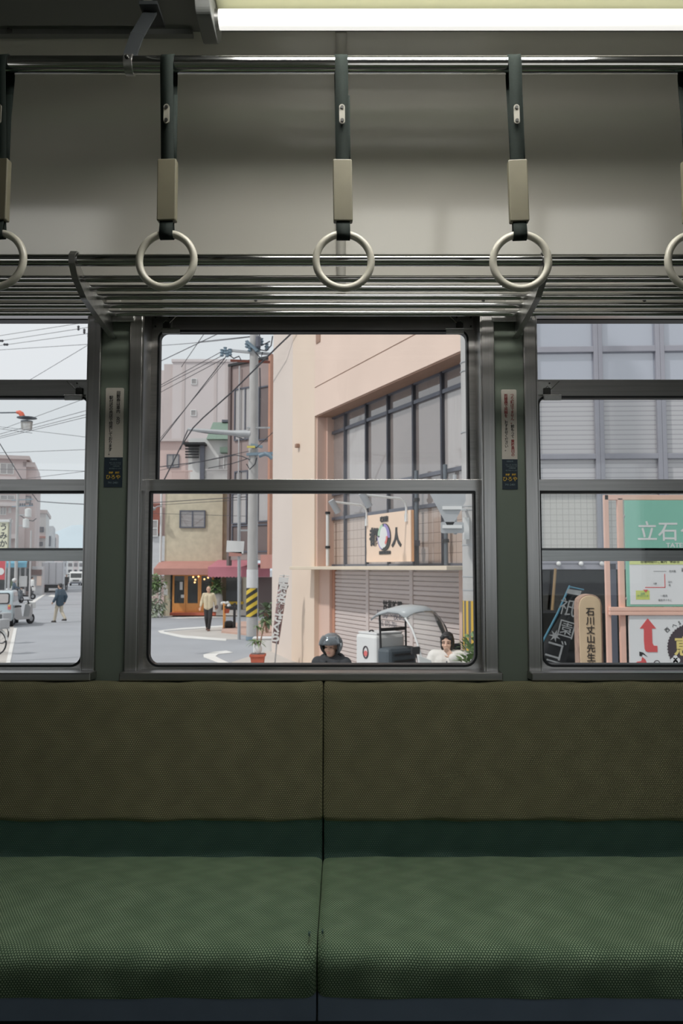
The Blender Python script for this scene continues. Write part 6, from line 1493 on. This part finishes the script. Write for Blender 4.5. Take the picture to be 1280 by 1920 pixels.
hd_ = M(); hd_.tube([Vector((0.13 * math.sin(a), 0.02 - 0.105 * math.cos(a), 1.425 - 0.045 * math.cos(a))) for a in [math.radians(18 + 324 * k / 20) for k in range(21)]], 0.036, 10)
remesh(hd_, 'hood', m_bjk, rd, 0.010, 3)
# woman with her hand to her mouth
yy = 10.0
pose = dict(wrL=(0.085, -0.225, 1.395), elL=(0.215, -0.13, 1.16), wrR=(-0.20, -0.30, 1.26), elR=(-0.26, -0.07, 1.12))
wm_, J, hp, R3 = person('woman with a black bob and white padded jacket, hand held to her mouth', (P(838, 1200, yy).x, yy, GZ), math.radians(-10), 1.60, pose, m_cream_j, m_dktr, m_shoe, 'bob', m_skin2, 0.0085, 0.1, (math.radians(10), 0, math.radians(-8)), True, 0.026, hand_aim={'L': (-0.50, 0.06, 0.55), 'R': (-0.7, -0.5, 0.1)})
zs = M(); zs.box(-0.008, 0.008, -0.168, -0.15, 0.9, 1.34); zs.build('zip', m_mull, wm_)
bgx = thing('paper_bag', 'small white paper packet with an orange mark held by the woman', 'bag', P(797, 1238, 9.72) + Vector((0, 0, -0.10)), 0.3)
M().prism([(-0.07, -0.07), (0.09, -0.07), (0.07, 0.10), (-0.10, 0.17)], lambda a, b, t: (a, t, b), -0.03, 0.03).build('packet', m_white, bgx, 0.008); M().lathe([(0.03, -0.034), (0.03, -0.0305)], (0.055, 0, 0.0), 14, 'y').build('orange_mark', m_wood, bgx)
# walking man in the beige shirt
g = G(390, 1183); pose = dict(knL=(0.08, -0.10, 0.50), anL=(0.03, -0.06, 0.085), knR=(-0.07, -0.05, 0.50), anR=(-0.05, 0.16, 0.12), wrL=(0.27, 0.06, 0.94), elL=(0.25, 0.09, 1.14), elR=(-0.25, 0.02, 1.12), wrR=(-0.29, -0.08, 0.90))
w1, J, hp, R3 = person('older man in a loose beige shirt and dark trousers walking in the street', g, math.radians(4), 1.70, pose, m_beige, m_dktr, m_shoeb, 'bald', m_skin, 0.012, 0.06, (0.1, 0, 0), True, 0.002, 0.75)
M().ball((0.30, 0.10, 0.90), (0.07, 0.1, 0.09), 12, 8).build('shoulder_bag', m_brownd, w1)
# man in the dark jacket crossing to the left
g = G(111, 1167); pose = dict(knL=(0.08, -0.12, 0.50), anL=(0.08, -0.20, 0.085), knR=(-0.08, 0.02, 0.50), anR=(-0.08, 0.26, 0.16), wrL=(0.26, -0.10, 0.90), elL=(0.24, 0.04, 1.11), elR=(-0.25, 0.12, 1.12), wrR=(-0.25, 0.04, 0.90))
person('man in a dark blue jacket and beige trousers walking across the left street', g, math.radians(-118), 1.72, pose, m_teal, m_khaki, m_shoe, 'short', m_skin, 0.012, 0.12, (0, 0, 0), True, 0.005)
# far figures
person('person in dark clothes walking far down the street beside the truck', G(124, 1107), 0.1, 1.7, dict(anL=(0.09, -0.12, 0.085), anR=(-0.09, 0.1, 0.085)), m_dktr, m_dktr, m_shoe, 'short', m_skin, 0.016, 0.3)
person('person in a white shirt and dark trousers on the left pavement', G(59.5, 1119), 2.6, 1.68, dict(), m_whiteh, m_dktr, m_shoe, 'short', m_skin, 0.016)
w7, J, hp, R3 = person('rider in a white helmet astride a dark scooter beside the shops', G(27, 1131) + Vector((0, -0.1, 0)), 2.0, 1.66, dict(pel=(0, 0.05, 0.93), knL=(0.16, -0.2, 0.55), knR=(-0.16, -0.2, 0.55), wrL=(0.24, -0.36, 1.03), wrR=(-0.24, -0.36, 1.03), elL=(0.26, -0.1, 1.12), elR=(-0.26, -0.1, 1.12)), m_teal, m_dktr, m_shoe, None, m_skin, 0.016, 0.05)
sph((0.135, 0.150, 0.140), lambda a, e: (e > 15) or (abs(a) > 62 and e > -50), m_white, 'helmet', par=w7, th=0.02)
